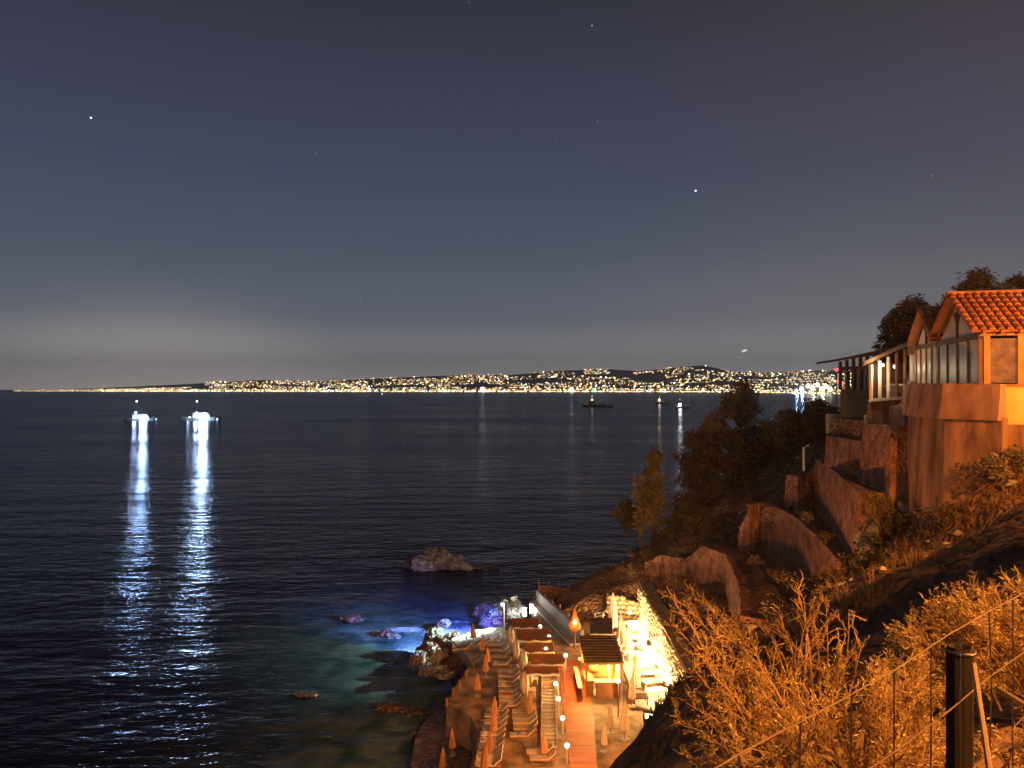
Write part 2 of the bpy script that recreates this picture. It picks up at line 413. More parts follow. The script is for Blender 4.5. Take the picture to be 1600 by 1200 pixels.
# ------------------------------------------------------------------ sea
def graded(lo, hi, a, b, step, g=1.12):
    mid = list(np.arange(a, b, step)); up = [b]; s = step
    while up[-1] < hi: s *= g; up.append(up[-1]+s)
    dn = [a-step]; s = step
    while dn[-1] > lo: s *= g; dn.append(dn[-1]-s)
    return np.array(dn[::-1]+mid+up)
sx = graded(-8000, 8000, -24, 6, 0.45); sy = graded(-60, 9000, 41, 92, 0.45)
SX, SY = np.meshgrid(sx, sy); sxr = SX.ravel(); syr = SY.ravel()
shore = [(-11.5, 74.5), (-14.5, 77), (-7.5, 71), (-6.5, 68), (-6, 65), (-4, 62), (-4, 66), (-2, 73), (-1.5, 76), (-5, 60), (-6, 56), (-7, 52), (-7, 48), (-8, 44), (-3.5, 70), (0, 70)]
ds = np.min([np.hypot(sxr-a, (syr-b)*0.8) for a, b in shore], axis=0)
shallow = np.clip(1-(ds-1)/18.0, 0, 1)**1.6
foamspots = [(-10.5, 76.5, 3.4, 1.6, .9), (-6.2, 75.2, 3.4, 2.4, 1.05), (-3.2, 76.0, 3.0, 2.6, 1.05), (-1.6, 74.6, 2.2, 2.4, 1.0), (-16.6, 79.6, 2.6, 1.0, .95), (-5.2, 79.0, 2.6, 1.0, .8),
             (-7.6, 66.5, 2.6, 1.6, 1.0), (-5.6, 65.2, 2.2, 1.2, .9), (-8.5, 61.0, 3.0, 1.4, .55), (-13.2, 75.4, 2.0, .9, .95), (-11.0, 58.5, 3.0, 1.4, .4), (-9.4, 70.5, 2.2, 1.6, .8), (-2.4, 79.6, 3.0, .7, .7),
             (-12.0, 101.6, 1.4, .5, .25), (-6.3, 102.6, 3.0, .35, .3)]
foam = np.zeros_like(sxr)
for a, b, rx, ry, k in foamspots:
    foam = np.maximum(foam, .70*k*np.clip(1.25-np.hypot((sxr-a)/rx, (syr-b)/ry)*0.75, 0, 1))
nsx = len(sx)
sea_me = bpy.data.meshes.new('sea')
sea_me.from_pydata([(float(a), float(b), 0.0) for a, b in zip(sxr, syr)], [],
                   [(j*nsx+i, j*nsx+i+1, (j+1)*nsx+i+1, (j+1)*nsx+i) for j in range(len(sy)-1) for i in range(nsx-1)])
for nm, arr in (('shallow', shallow), ('foam', foam)):
    at_ = sea_me.attributes.new(nm, 'FLOAT', 'POINT'); at_.data.foreach_set('value', arr.astype(np.float32))
m = bpy.data.materials.new('sea_water'); m.use_nodes = True
t = m.node_tree; b = t.nodes['Principled BSDF']
L = t.links.new; nn = t.nodes.new
tcn = nn('ShaderNodeTexCoord')
def wave(scale, stretch, rot, detail):
    mp = nn('ShaderNodeMapping'); mp.inputs['Rotation'].default_value = (0, 0, rot); mp.inputs['Scale'].default_value = stretch
    L(tcn.outputs['Object'], mp.inputs[0])
    n = nn('ShaderNodeTexNoise'); n.inputs['Scale'].default_value = scale; n.inputs['Detail'].default_value = detail; n.inputs['Roughness'].default_value = 0.55
    L(mp.outputs[0], n.inputs['Vector']); return n.outputs[0]
w1 = wave(0.12, (0.4, 1, 1), -0.22, 2.5)
w2 = wave(0.75, (0.5, 1, 1), -0.25, 3.0)
w3 = wave(3.2, (0.7, 1, 1), 0.1, 2.0)
def mul(a, k):
    n = nn('ShaderNodeMath'); n.operation = 'MULTIPLY'; L(a, n.inputs[0]); n.inputs[1].default_value = k; return n.outputs[0]
def add(a, c):
    n = nn('ShaderNodeMath'); n.operation = 'ADD'; L(a, n.inputs[0]); L(c, n.inputs[1]); return n.outputs[0]
H = add(add(mul(w1, 1.0), mul(w2, 0.36)), mul(w3, 0.03))
bp = nn('ShaderNodeBump'); bp.inputs['Strength'].default_value = 1.0; bp.inputs['Distance'].default_value = 1.0
L(H, bp.inputs['Height'])
# calm and ruffled patches
pt = wave(0.012, (0.25, 1, 1), 0.05, 4.0)
pr = nn('ShaderNodeMapRange'); L(pt, pr.inputs[0]); pr.inputs[1].default_value = 0.35; pr.inputs[2].default_value = 0.65; pr.inputs[3].default_value = 0.10; pr.inputs[4].default_value = 0.20
at1 = nn('ShaderNodeAttribute'); at1.attribute_name = 'shallow'
at2 = nn('ShaderNodeAttribute'); at2.attribute_name = 'foam'
sn = nn('ShaderNodeTexNoise'); sn.inputs['Scale'].default_value = 0.32; sn.inputs['Detail'].default_value = 5; sn.inputs['Distortion'].default_value = 0.8; L(tcn.outputs['Object'], sn.inputs['Vector'])
sr = nn('ShaderNodeValToRGB'); L(sn.outputs[0], sr.inputs[0])
sr.color_ramp.elements[0].position = 0.35; sr.color_ramp.elements[0].color = (0.02, 0.07, 0.06, 1)
sr.color_ramp.elements[1].position = 0.68; sr.color_ramp.elements[1].color = (0.16, 0.25, 0.21, 1)
mx = nn('ShaderNodeMix'); mx.data_type = 'RGBA'; L(at1.outputs['Fac'], mx.inputs['Factor'])
mx.inputs['A'].default_value = (0.006, 0.010, 0.030, 1); L(sr.outputs[0], mx.inputs['B'])
fn = nn('ShaderNodeTexNoise'); fn.inputs['Scale'].default_value = 2.6; fn.inputs['Detail'].default_value = 7; fn.inputs['Roughness'].default_value = 0.65; fn.inputs['Distortion'].default_value = 1.6
mpf = nn('ShaderNodeMapping'); mpf.inputs['Scale'].default_value = (0.55, 1, 1); L(tcn.outputs['Object'], mpf.inputs[0]); L(mpf.outputs[0], fn.inputs['Vector'])
fm = nn('ShaderNodeMath'); fm.operation = 'SUBTRACT'; L(add(at2.outputs['Fac'], fn.outputs[0]), fm.inputs[0]); fm.inputs[1].default_value = 0.98
fr = nn('ShaderNodeMapRange'); L(fm.outputs[0], fr.inputs[0]); fr.inputs[1].default_value = 0.0; fr.inputs[2].default_value = 0.28
mx2 = nn('ShaderNodeMix'); mx2.data_type = 'RGBA'; L(fr.outputs[0], mx2.inputs['Factor'])
L(mx.outputs['Result'], mx2.inputs['A']); mx2.inputs['B'].default_value = (0.72, 0.76, 0.78, 1)
t.nodes.remove(b)
dif = nn('ShaderNodeBsdfDiffuse'); L(mx2.outputs['Result'], dif.inputs['Color']); L(bp.outputs[0], dif.inputs['Normal'])
glo = nn('ShaderNodeBsdfGlossy'); glo.inputs['Color'].default_value = (0.35, 0.40, 0.52, 1); L(bp.outputs[0], glo.inputs['Normal'])
fre = nn('ShaderNodeFresnel'); fre.inputs['IOR'].default_value = 1.33; L(bp.outputs[0], fre.inputs['Normal'])
inv = nn('ShaderNodeMath'); inv.operation = 'MULTIPLY_ADD'; L(fr.outputs[0], inv.inputs[0]); inv.inputs[1].default_value = -0.9; inv.inputs[2].default_value = 1.0
fk = nn('ShaderNodeMath'); fk.operation = 'MULTIPLY'; L(fre.outputs[0], fk.inputs[0]); L(inv.outputs[0], fk.inputs[1])
mxs = nn('ShaderNodeMixShader'); L(fk.outputs[0], mxs.inputs[0]); L(dif.outputs[0], mxs.inputs[1]); L(glo.outputs[0], mxs.inputs[2])
L(mxs.outputs[0], t.nodes['Material Output'].inputs['Surface'])
ra = nn('ShaderNodeMix'); ra.data_type = 'FLOAT'; L(fr.outputs[0], ra.inputs[0]); L(pr.outputs[0], ra.inputs[2]); ra.inputs[3].default_value = 0.8
L(ra.outputs[0], glo.inputs['Roughness'])
sea_me.materials.append(m)
tag(link('sea', sea_me), kind='structure')

# ------------------------------------------------------------------ far coast
def interp(x, tab): return float(np.interp(x, [a for a, _ in tab], [c for _, c in tab]))
shoreD = [(-400, 6000), (20, 5700), (300, 5400), (800, 4800), (1100, 4400), (1200, 3700), (1300, 3000), (1800, 2600)]
ridgeY = [(-400, 610), (20, 609.5), (150, 607), (300, 600), (400, 594), (500, 596), (600, 591), (700, 587), (800, 586), (880, 579), (950, 577), (1000, 580), (1050, 575), (1095, 571), (1115, 574), (1140, 581), (1200, 583), (1300, 578), (1500, 574), (1800, 570)]
DEPTH = 2600.0
def coast(px, f):
    D = interp(px, shoreD) + f*DEPTH
    zr = max(6.0, (HY-interp(px, ridgeY))/F*(interp(px, shoreD)+DEPTH)+E)
    return Vector(((px-800)/F*D, D, 1.5+zr*f**1.15))
cb = MB(); vs = []; pxs = np.arange(-400, 1801, 11); fr_ = [0, .02, .15, .3, .45, .6, .75, .9, 1.0, 1.25]
for f in fr_:
    for px in pxs:
        p = coast(px, min(f, 1.0))
        if f > 1: p = p + Vector((0, 900, -p.z*0.9))
        if f == 0: p.z = -2
        vs.append(p)
n_ = len(pxs)
cb.raw(vs, [(j*n_+i, j*n_+i+1, (j+1)*n_+i+1, (j+1)*n_+i) for j in range(len(fr_)-1) for i in range(n_-1)])
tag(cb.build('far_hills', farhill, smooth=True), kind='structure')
tints = {'amber': (1.0, 0.58, 0.16), 'gold': (1.0, 0.74, 0.36), 'cream': (1.0, 0.90, 0.66), 'white': (0.92, 0.97, 1.0), 'orange': (1.0, 0.42, 0.12), 'pale_green': (0.75, 1.0, 0.7)}
glowm = {}
for k, c in tints.items():
    for lv, s in (('dim', 1.3), ('mid', 3.2), ('bright', 9.0)): glowm[k, lv] = emit('lit_windows_%s_%s' % (k, lv), c, s)
bvar = {}
for k, mm in glowm.items():
    for q, (w, h) in enumerate(((6, 5), (9, 6), (14, 8))):
        d = MB()
        d.box((0, w*0.4, h*0.5), (w, w*0.8, h)); d.cur = 1
        rows = 1 if q == 0 else 2
        for r in range(rows):
            for c in range(2+q):
                cx = -w/2+w*(c+0.5)/(2+q); cz = h*(r+0.5)/rows
                d.box((cx, -0.15, cz), (w/(2+q)*0.8, 0.3, h/rows*0.72))
        bvar[k, q] = d.mesh('city_building', [citywall, mm])
keys = list(tints); wts = [0.28, 0.30, 0.20, 0.07, 0.12, 0.03]
cr = random.Random(11); spots = []
while len(spots) < 6500:
    px = cr.uniform(22, 1330)
    dens = interp(px, [(0, .5), (160, .9), (300, .8), (700, .85), (1100, 1.0), (1300, .9)])
    if cr.random() > dens: continue
    f = cr.random()**(2.1 if cr.random() < .65 else 0.9)
    if px < 320: f *= 0.5
    # terraces of streets: lights gather on lines along the slope
    if cr.random() < .55: f = max(0.02, round(f*9)/9*1.0 + cr.gauss(0, .012))
    f = min(1, max(.012, f))
    if mnoise.noise(Vector((px*0.018, f*5, 0))) < -0.18 and f > .2: continue
    if 990 < px < 1040 and .45 < f < .8: continue
    k = cr.choices(keys, wts)[0]
    lv = cr.choices(['dim', 'mid', 'bright'], [.45, .4, .15] if f > .1 else [.1, .45, .45])[0]
    if px < 150: lv = 'dim' if cr.random() < .7 else 'mid'
    spots.append((px, f, k, lv, cr.choices([0, 1, 2], [.5, .35, .15])[0]))
spots.sort(key=lambda s: (-('dim', 'mid', 'bright').index(s[3]), s[1]))
stuff = {}
for i, (px, f, k, lv, q) in enumerate(spots):
    p = coast(px, f)
    if i < 260:
        o = link('city_building', bvar[(k, lv), q], None, p)
        sc = p.y/5200; o.scale = (sc, sc, sc)
        tag(o, '%s %s building %s, %s of the city across the bay' % ({'dim': 'faint', 'mid': 'clear', 'bright': 'bright'}[lv], k.replace('_', ' '), 'on the waterfront' if f < .05 else 'on the slope', 'far left' if px < 260 else 'left' if px < 520 else 'centre' if px < 800 else 'centre right' if px < 1060 else 'right'), 'building', 'lit buildings of the city across the bay')
    else: stuff.setdefault((k, lv), []).append((p, q))
sb = MB(); smats = [citywall]
for (k, lv), lst in stuff.items():
    smats.append(glowm[k, lv]); idx = len(smats)-1
    for p, q in lst:
        w, h = ((4.5, 4), (7, 5), (10, 7))[q]; s = p.y/5200; w *= s; h *= s
        sb.cur = 0; sb.box((p.x, p.y+w*.4, p.z+h*.5), (w*1.1, w*.8, h*1.1))
        sb.cur = idx; sb.box((p.x, p.y-0.4, p.z+h*.5), (w, .5, h))
tag(sb.build('city_lights', smats), 'countless dimmer house lights spread over the far hills', 'city lights', kind='stuff')

def shore_tower(name, label, cat, px, py, w, h, mm, D=None, light=None, group=None):
    D = D or interp(px, shoreD)+60
    p = at(px, py, D); s = D/F
    o = thing(name, label, cat, (p.x, p.y, 0.5), group)
    b1 = MB(); b1.box((p.x, p.y+1, (p.z+0.5)/2), (w*s*.5, 2, p.z-0.5)); b1.build('mast', citywall, o)
    b2 = MB(); b2.ball((p.x, p.y-2, p.z), max(w, h)*s/2, 10, 6, h/w if h < w else 1.0); b2.build('lamp_head', mm, o, smooth=True)
    if light: lamp(o, (p.x, p.y-12, p.z), light[0], light[1], 6.0)
    return o
harb = emit('harbour_flood', (0.80, 0.92, 1.0), 20.0); harbw = emit('harbour_warm', (1.0, 0.80, 0.45), 18.0)
for i, (px, py, w, warm) in enumerate([(1252, 607, 5, 0), (1262, 603, 6, 1), (1269, 606, 7, 1), (1277, 601, 6, 1), (1284, 607, 7, 1), (1291, 604, 6, 1), (1244, 610, 4, 0), (1297, 609, 6, 1)]):
    shore_tower('harbour_light', '%s harbour floodlight from the left in the bright cluster beside the dark veranda' % ORD[[6, 0, 1, 2, 3, 4, 5, 7].index(i)] if i else 'blue white harbour floodlight with a blue streak on the water', 'floodlight', px, py, w, w, harbw if warm else harb,
                light=(4.0e5, (1.0, .75, .45)) if warm and i % 2 == 0 else ((5e5, (.5, .75, 1.0)) if not warm else None), group='harbour floodlights at the right end of the bay')
shore_tower('harbour_light', 'green harbour light on the far shoreline near the middle', 'harbour light', 928, 609, 5, 5, emit('green_light', (0.1, 1.0, 0.45), 5.0))
shore_tower('harbour_light', 'brightest white light on the far waterfront, left of centre', 'harbour light', 754, 608, 7, 7, emit('shore_white', (1.0, .95, .85), 9.0), light=(1.4e5, (1, .9, .75)))
shore_tower('harbour_light', 'white waterfront light left of the green harbour light', 'harbour light', 893, 608, 6, 6, emit('shore_white2', (.95, .97, 1.0), 7.0), light=(7e4, (.95, .97, 1)))
redl = emit('red_light', (1.0, 0.04, 0.05), 5.0)
rm = thing('beacon_mast', 'mast with two red lights beside the dark veranda roof', 'beacon', (at(1307, 605, 1400).x, 1400, 0))
p1 = at(1307, 578, 1400); p2 = at(1310, 597, 1400)
MB().box((p1.x, 1401, p1.z/2), (1.6, 1.6, p1.z)).build('mast', citywall, rm)
for p, r in ((p1, 3.0), (p2, 3.4)):
    MB().ball(p, r, 10, 6).build('beacon_lamp', redl, rm, smooth=True)

# ------------------------------------------------------------------ stars
starm = {s: emit('starlight_%s' % s, (.93, .95, 1.0), v) for s, v in (('strong', 2.2), ('faint', .9), ('weak', .5))}
for px, py, r, s, lab in [(142, 184, 2.2, 'strong', 'bright white star high on the left of the sky'), (1087, 298, 2.2, 'strong', 'bright star right of centre, lowest of the bright ones'),
                      (925, 40, 1.4, 'faint', 'small star near the top edge right of centre'), (934, 190, 1.1, 'faint', 'faint star halfway down the sky right of centre'),
                      (868, 219, 1.0, 'weak', 'very faint star just left of a brighter one at centre'), (493, 241, 1.1, 'faint', 'faint star left of centre at mid height'),
                      (563, 467, 1.2, 'faint', 'faint star low over the city left of centre'), (1457, 275, 1.3, 'weak', 'pale star far right above the tiled roof'), (733, 4, 1.1, 'weak', 'dim star touching the top edge near the middle')]:
    D = 30000.0; p = at(px, py, D)
    b_ = MB(); b_.ball((0, 0, 0), r*D/F*0.62, 8, 6)
    o = link('star', b_.mesh('star', starm[s]), None, p); tag(o, lab, 'star', 'stars in the night sky')
p = at(1163, 548, 12000.0); b_ = MB(); b_.ball((0, 0, 0), 30, 10, 6, 0.6)
o = link('aircraft_light', b_.mesh('aircraft_light', emit('aircraft_glow', (1, .98, .93), 1.6)), None, p); o.rotation_euler = (0, -0.35, 0); o.scale = (1.5, 1, 1)
tag(o, 'small slanted white light floating low over the far hills', 'aircraft light')

# ------------------------------------------------------------------ boats
def hull_bm(Lh, Bm, Hh):
    sec = [(-.5, .36, .95), (-.4, .46, .85), (-.15, .5, .75), (.15, .5, .8), (.35, .36, .95), (.46, .16, 1.15), (.5, .02, 1.25)]
    vs = []; d = MB()
    for x, w, h in sec:
        X_ = x*Lh
        vs += [(X_*0.94, -w*Bm*.7, -.4), (X_, -w*Bm, h*Hh), (X_, w*Bm, h*Hh), (X_*0.94, w*Bm*.7, -.4)]
    f = []
    for i in range(len(sec)-1):
        for k in range(3): f.append((i*4+k, i*4+k+1, (i+1)*4+k+1, (i+1)*4+k))
    f += [(0, 1, 2, 3), tuple((len(sec)-1)*4+k for k in (3, 2, 1, 0))]
    return d.raw(vs, f)
def fishing_boat(px, py, lamps, mast, Lh, label, hullm, cabx=-.1):
    base = onz(px, py, 0.0); D = base.y; s = D/F
    o = thing('fishing_boat', label, 'fishing boat', base, 'boats out on the water')
    hull_bm(Lh, Lh*.25, Lh*.10).build('hull', hullm, o, world=False)
    c = MB(); c.box((cabx*Lh, 0, Lh*.13), (Lh*.24, Lh*.16, Lh*.12)); c.box((cabx*Lh, 0, Lh*.20), (Lh*.28, Lh*.18, .25)); wh_ = c.build('wheelhouse', hullw, o, world=False)
    w_ = MB(); w_.box((cabx*Lh+Lh*.122, 0, Lh*.155), (.08, Lh*.12, Lh*.03)); w_.build('window', darkpane, wh_, world=False)
    mz = E-(mast[1]-HY)/F*D; mxp = (mast[0]-px)*s
    q = MB(); q.tube((mxp, 0, Lh*.08), (mxp, 0, mz), .22, .1, 6); q.tube((mxp, 0, mz*.6), (mxp+Lh*.3, 0, Lh*.18), .1, .06, 5); q.build('mast', steel, o, world=False)
    MB().ball((mxp, -.3, mz), mast[2]*s, 10, 6).build('masthead_lamp', mast[3], o, smooth=True, world=False)
    for (lx, ly, r, pw, colr, mm) in lamps:
        x = (lx-px)*s; z = E-(ly-HY)/F*D
        n = 1 if r < 3.2 else 7
        cl = MB()
        for k in range(n):
            a = 2*math.pi*k/max(1, n-1)
            rr = 0 if (n == 1 or k == n-1) else r*s*.55
            cl.ball((x+rr*math.cos(a), -1.0, z+rr*math.sin(a)*.8), r*s*(1.0 if n == 1 else .55), 10, 6)
        cl.build('deck_lamp', mm, o, smooth=True, world=False)
        if pw: lamp(o, base+Vector((x, -1.0-r*s*1.3, z)), pw, colr, r*s)
    return o
warmmast = emit('masthead_warm', (1.0, .78, .55), 5.0); dimlamp = emit('dim_boat_lamp', (.8, .95, 1.0), 4.0); amber = emit('boat_amber', (1.0, .66, .3), 8.0)
fishing_boat(219, 657, [(227, 652, 4.6, 3.0e4, (.52, .74, 1.0), bulbsea), (212, 653, 2.4, 4e3, (.7, .75, 1.0), bulbsea), (213, 645, 1.6, 0, None, bulbsea), (203, 654, .9, 0, None, dimlamp), (245, 655, .8, 0, None, dimlamp)],
             (214, 627, 1.4, warmmast), 23, 'left of the two fishing boats blazing with blue white deck lamps', hullw)
fishing_boat(316, 657, [(321, 651, 6.2, 4.4e4, (.60, .79, 1.0), bulbsea), (308, 652, 2.9, 8e3, (.75, .85, 1.0), bulbsea), (308, 646, 2.2, 0, None, bulbsea), (297, 654, 2.6, 5e3, (.7, .82, 1.0), bulbsea), (287, 653, .8, 0, None, emit('boat_green', (.6, 1, .7), 1.5)), (340, 655, 1.5, 0, None, dimlamp)],
             (308, 627, 1.3, warmmast), 29, 'right of the two fishing boats with blazing white deck lamps and amber masthead', hullw)
fishing_boat(928, 635.5, [(925, 624.5, 1.6, 4e2, (1, .6, .3), emit('boat_orange', (1, .5, .2), 4.0))], (925, 619, .5, warmmast), 32, 'dark unlit fishing boat with one orange light towing a low raft', hulld)
fishing_boat(1035, 631, [(1030, 625, 1.8, 2e3, (1, .65, .35), amber)], (1030, 620, .4, warmmast), 22, 'small dark boat with one amber light, middle of the three anchored', hulld, -.25)
fishing_boat(1066, 638, [(1062, 632.5, 2.4, 4e3, (1, .88, .7), emit('boat_white', (1, .95, .88), 14.0))], (1062, 624, .4, warmmast), 18, 'small boat with one white light nearest the hillside trees', hulld, -.25)
rp = onz(938, 636, 0.0)
tg = thing('raft', 'low dark raft lying behind the orange lit boat', 'raft', rp, 'boats out on the water')
MB().box((5, 0, .8), (22, 7, 1.8)).build('deck', hulld, tg, world=False)
r_ = MB()
for k in range(6): r_.tube((-5+k*4, -3, 1.7), (-5+k*4, -3, 3.2), .15)
r_.tube((-5, -3, 3.2), (15, -3, 3.2), .15); r_.build('railing', steel, tg, world=False)
bu = thing('buoy', 'tiny white light buoy floating before the far shore', 'buoy', onz(597, 618.5, 0))
MB().lathe((0, 0, 0), [(2.4, -.5), (2.6, 1), (.6, 2), (.4, 5)], 8).build('float', hullw, bu, world=False)
MB().ball((0, 0, 6), 2.2, 8, 6).build('lamp', emit('buoy_lamp', (.9, .95, 1), 1.6), bu, world=False)

# ------------------------------------------------------------------ rocks in the sea
def rock_thing(name, label, pieces, seed, base):
    o = thing(name, label, 'rock', base)
    for i, (px, py, D, sx_, sy_, sz_, mm) in enumerate(pieces):
        p = at(px, py, D)
        c = link('boulder', rock_mesh('boulder', (sx_, sy_, sz_), seed+i, mm, 4), o, p-o.location)
        c.rotation_euler = (0, 0, rnd.uniform(-.6, .6))
    return o
rock_thing('rock_islet', 'jagged rock islet standing alone in the sea', [
    (694, 876, 103, 1.35, 1.3, 1.6, rockm), (684, 879, 102.3, 1.0, 1.0, 1.2, rockm), (668, 884, 102.5, 2.7, 1.6, 1.5, rockm), (655, 880, 104, 2.4, 1.6, 1.6, darkrock), (676, 872, 104, 1.6, 1.3, 1.4, rockm),
    (716, 880, 103, 1.3, 1.2, 1.35, rockm), (706, 884, 102, 1.9, 1.2, 1.0, rockm), (727, 885, 102, 1.2, 1.0, .7, rockm), (642, 887, 103.5, 1.8, 1.0, .8, darkrock),
    (745, 887, 102.5, 1.4, .8, .35, darkrock), (770, 890, 102, 1.3, .6, .25, darkrock)], 100, onz(690, 890, 0))
rock_thing('rock_outcrop', 'pale floodlit boulders piled beside the white lamps', [
    (781, 962, 74.5, 1.35, 1.2, .95, rockm), (796, 958, 74, .9, 1.0, .8, rockm), (786, 947, 77, 1.6, 1.2, .7, rockm), (806, 946, 76.5, .8, .8, .9, rockm), (812, 960, 74, .7, .8, .9, rockm), (836, 943, 76.5, .5, .6, .7, rockm), (772, 975, 74, 1.6, 1.2, 1.2, darkrock), (768, 955, 78, 2.0, 1.3, 1.0, darkrock)], 130, onz(790, 975, 0))
rock_thing('rock_outcrop', 'brown boulder cluster where the surf breaks below the rope railing', [
    (680, 997, 68, 1.2, 1.0, .9, rockm), (690, 1010, 66, 1.5, 1.2, .9, darkrock), (666, 1018, 65, 1.3, 1.0, .9, darkrock), (658, 1032, 63.5, 1.0, .9, .7, rockm), (682, 1028, 64, 1.2, 1.0, .8, rockm), (700, 1020, 65, 1.4, 1.2, 1.0, darkrock),
    (712, 1040, 63, 1.6, 1.3, 1.2, darkrock), (676, 1046, 62, 1.4, .8, .5, rockm), (694, 1052, 61.5, 1.3, .8, .4, rockm), (725, 1052, 61, 1.3, 1.1, .9, darkrock), (708, 1004, 67, 1.4, 1.2, .9, darkrock)], 150, onz(690, 1045, 0))
rock_thing('surf_rock', 'small reddish rock in the foam left of the boulder cluster', [(602, 992, 74.5, 1.0, .9, .6, darkrock), (615, 996, 74, .8, .6, .4, rockm)], 170, onz(605, 998, 0))
rock_thing('surf_rock', 'farthest left dark rock with bluish foam below it', [(546, 968, 79.5, 1.5, 1.0, .6, darkrock)], 175, onz(546, 972, 0))
rock_thing('surf_rock', 'little yellowish rock awash in the blue lit water', [(694, 974, 75.5, .8, .7, .5, rockm), (688, 978, 75, .7, .6, .4, darkrock)], 178, onz(692, 980, 0))
rock_thing('rock_shelf', 'low orange lit rock shelf with a tidal pool below the beach edge', [
    (680, 1128, 55.5, 1.7, 1.0, .5, darkrock), (705, 1118, 56, 1.9, 1.2, .6, darkrock), (665, 1148, 53.5, 1.2, .7, .45, rockm), (725, 1148, 53, 1.8, 1.2, .6, darkrock), (700, 1172, 51, 2.2, 1.1, .5, darkrock), (735, 1185, 50, 1.9, 1.0, .8, darkrock), (690, 1195, 49.5, 2.0, 1.0, .5, darkrock), (610, 1105, 57.5, 1.4, .8, .25, darkrock), (640, 1112, 57, 1.2, .8, .3, darkrock), (655, 1198, 49, 1.6, .8, .3, darkrock), (480, 1085, 60, 1.5, .6, .12, darkrock)], 185, onz(700, 1180, 0))

# ------------------------------------------------------------------ beach deck
edge = [(740, 1032), (716, 1066), (697, 1098), (735, 1118), (748, 1146), (742, 1172), (730, 1215)]
poly = [deck(838, 962), deck(800, 975), deck(782, 993)] + [deck(a, c) for a, c in edge] + [Vector((2, 36, DECK)), Vector((9, 36, DECK)), Vector((13.5, 45, DECK)), Vector((13.5, 72, DECK)), Vector((6, 72, DECK)), Vector((2.6, 76, DECK))]
db = MB(); db.prism([(p.x, p.y) for p in poly], -1.5, DECK)
tag(db.build('beach_deck', deckm), kind='structure')
lo = [onz(705, 1012, 2.2), onz(745, 997, 2.2), onz(786, 992, 2.2), onz(800, 1010, 2.2), onz(770, 1030, 2.2), onz(735, 1046, 2.2), onz(722, 1030, 2.2)]
lb = MB(); lb.prism([(p.x, p.y) for p in lo], -1.0, DECK-.06)
tag(lb.build('bathing_platform', concrete), kind='structure')
sand = MB(); pp = [onz(716, 1070, 1.0), onz(660, 1132, .7), onz(648, 1160, .6), onz(640, 1215, .6), onz(760, 1215, .9), onz(760, 1100, 1.0)]
sand.prism([(p.x, p.y) for p in pp], -1.0, .75); tag(sand.build('lower_shelf', darkrock), kind='structure')
# walkway in front of the bar
wl = [deck(872, 1034), deck(907, 1030), deck(914, 1068), deck(927, 1110), deck(934, 1215), deck(893, 1215), deck(882, 1120), deck(876, 1070)]
wk = MB(); wk.prism([(p.x, p.y) for p in wl], DECK-.1, DECK+.06)
tag(wk.build('walkway', walkm), kind='structure')
# upper lounge terrace (the bright one)
lt = MB(); lt.prism([(8.2, 50.5), (11.9, 48), (12.1, 68.5), (8.5, 67.5)], DECK-.1, DECK+.12); tag(lt.build('lounge_terrace', concrete), kind='structure')

# pale slatted boardwalk
bw = thing('boardwalk', 'pale slatted boardwalk running between the loungers and the red walkway', 'boardwalk', deck(856, 1120))
p0 = deck(857, 1057); p1 = deck(858, 1168)
nb = 21
pm = MB().box((0, 0, 0), (.86, .36, .06)).mesh('plank', cushion)
for i in range(nb):
    p = p0.lerp(p1, i/(nb-1)); o = link('plank', pm, bw, Vector((p.x, p.y, DECK+.09))-bw.location); o.rotation_euler = (0, 0, rnd.uniform(-.03, .03))
for sgn in (-1, 1):
    a = p0+Vector((sgn*.46, .2, .14)); c = p1+Vector((sgn*.46, -.2, .14)); MB().box((a+c)/2, (.09, (a-c).length, .2), math.atan2(c.x-a.x, a.y-c.y)).build('stringer', cushion, bw)
rl = MB(); rx = .62
for i in range(6):
    p = p0.lerp(p1, i/5*.62)+Vector((rx, 0, 0)); rl.tube(p, p+Vector((0, 0, .95)), .035)
a = p0+Vector((rx, 0, .95)); c = p0.lerp(p1, .62)+Vector((rx, 0, .95)); rl.tube(a, c, .05); rl.tube(a-Vector((0, 0, .4)), c-Vector((0, 0, .4)), .03)
rl.build('handrail', white, bw)

# sun loungers --------------------------------------------------------------
lg = thing('sun_lounger', 'x', 'sun lounger', (0, 0, 0), 'sun loungers on the beach deck')
MB().box((0, 0, .27), (1.45, .54, .05)).build('frame', wood, lg, world=False)
MB().box((-.25, 0, .33), (.98, .52, .08)).build('mattress', cushion, lg, world=False)
MB().box((.50, 0, .50), (.62, .52, .08), 0, ('Y', -.72)).build('backrest', cushion, lg, world=False)
lm_ = MB().box((0, 0, .13), (.05, .05, .26)).mesh('leg', wood)
for sx_ in (-.6, .6):
    for sy_ in (-.22, .22): link('leg', lm_, lg, (sx_, sy_, 0))
first = [True]
def lounger(p, rz, label):
    o = lg if first[0] else copy_tree(lg); first[0] = False
    o.location = p; o.rotation_euler = (0, 0, rz); o['label'] = label; o['category'] = 'sun lounger'; o['group'] = 'sun loungers on the beach deck'
    return o
for i, py in enumerate((1013, 1022, 1032, 1043)):
    lounger(deck(778+i*2, py), rnd.uniform(-.05, .1), '%s lounger from the far end of the row by the white railing' % ORD[i])
for i in range(8):
    lounger(deck(794+i*.5, 1055+i*7.6), rnd.uniform(-.06, .06), '%s lounger from the far end of the middle row' % ORD[i])
for i in range(10):
    t = i/9; lounger(deck(777-14*t, 1116+i*9.6), rnd.uniform(-.05, .12), '%s lounger from the far end of the long near row with rust parasols' % ORD[i])
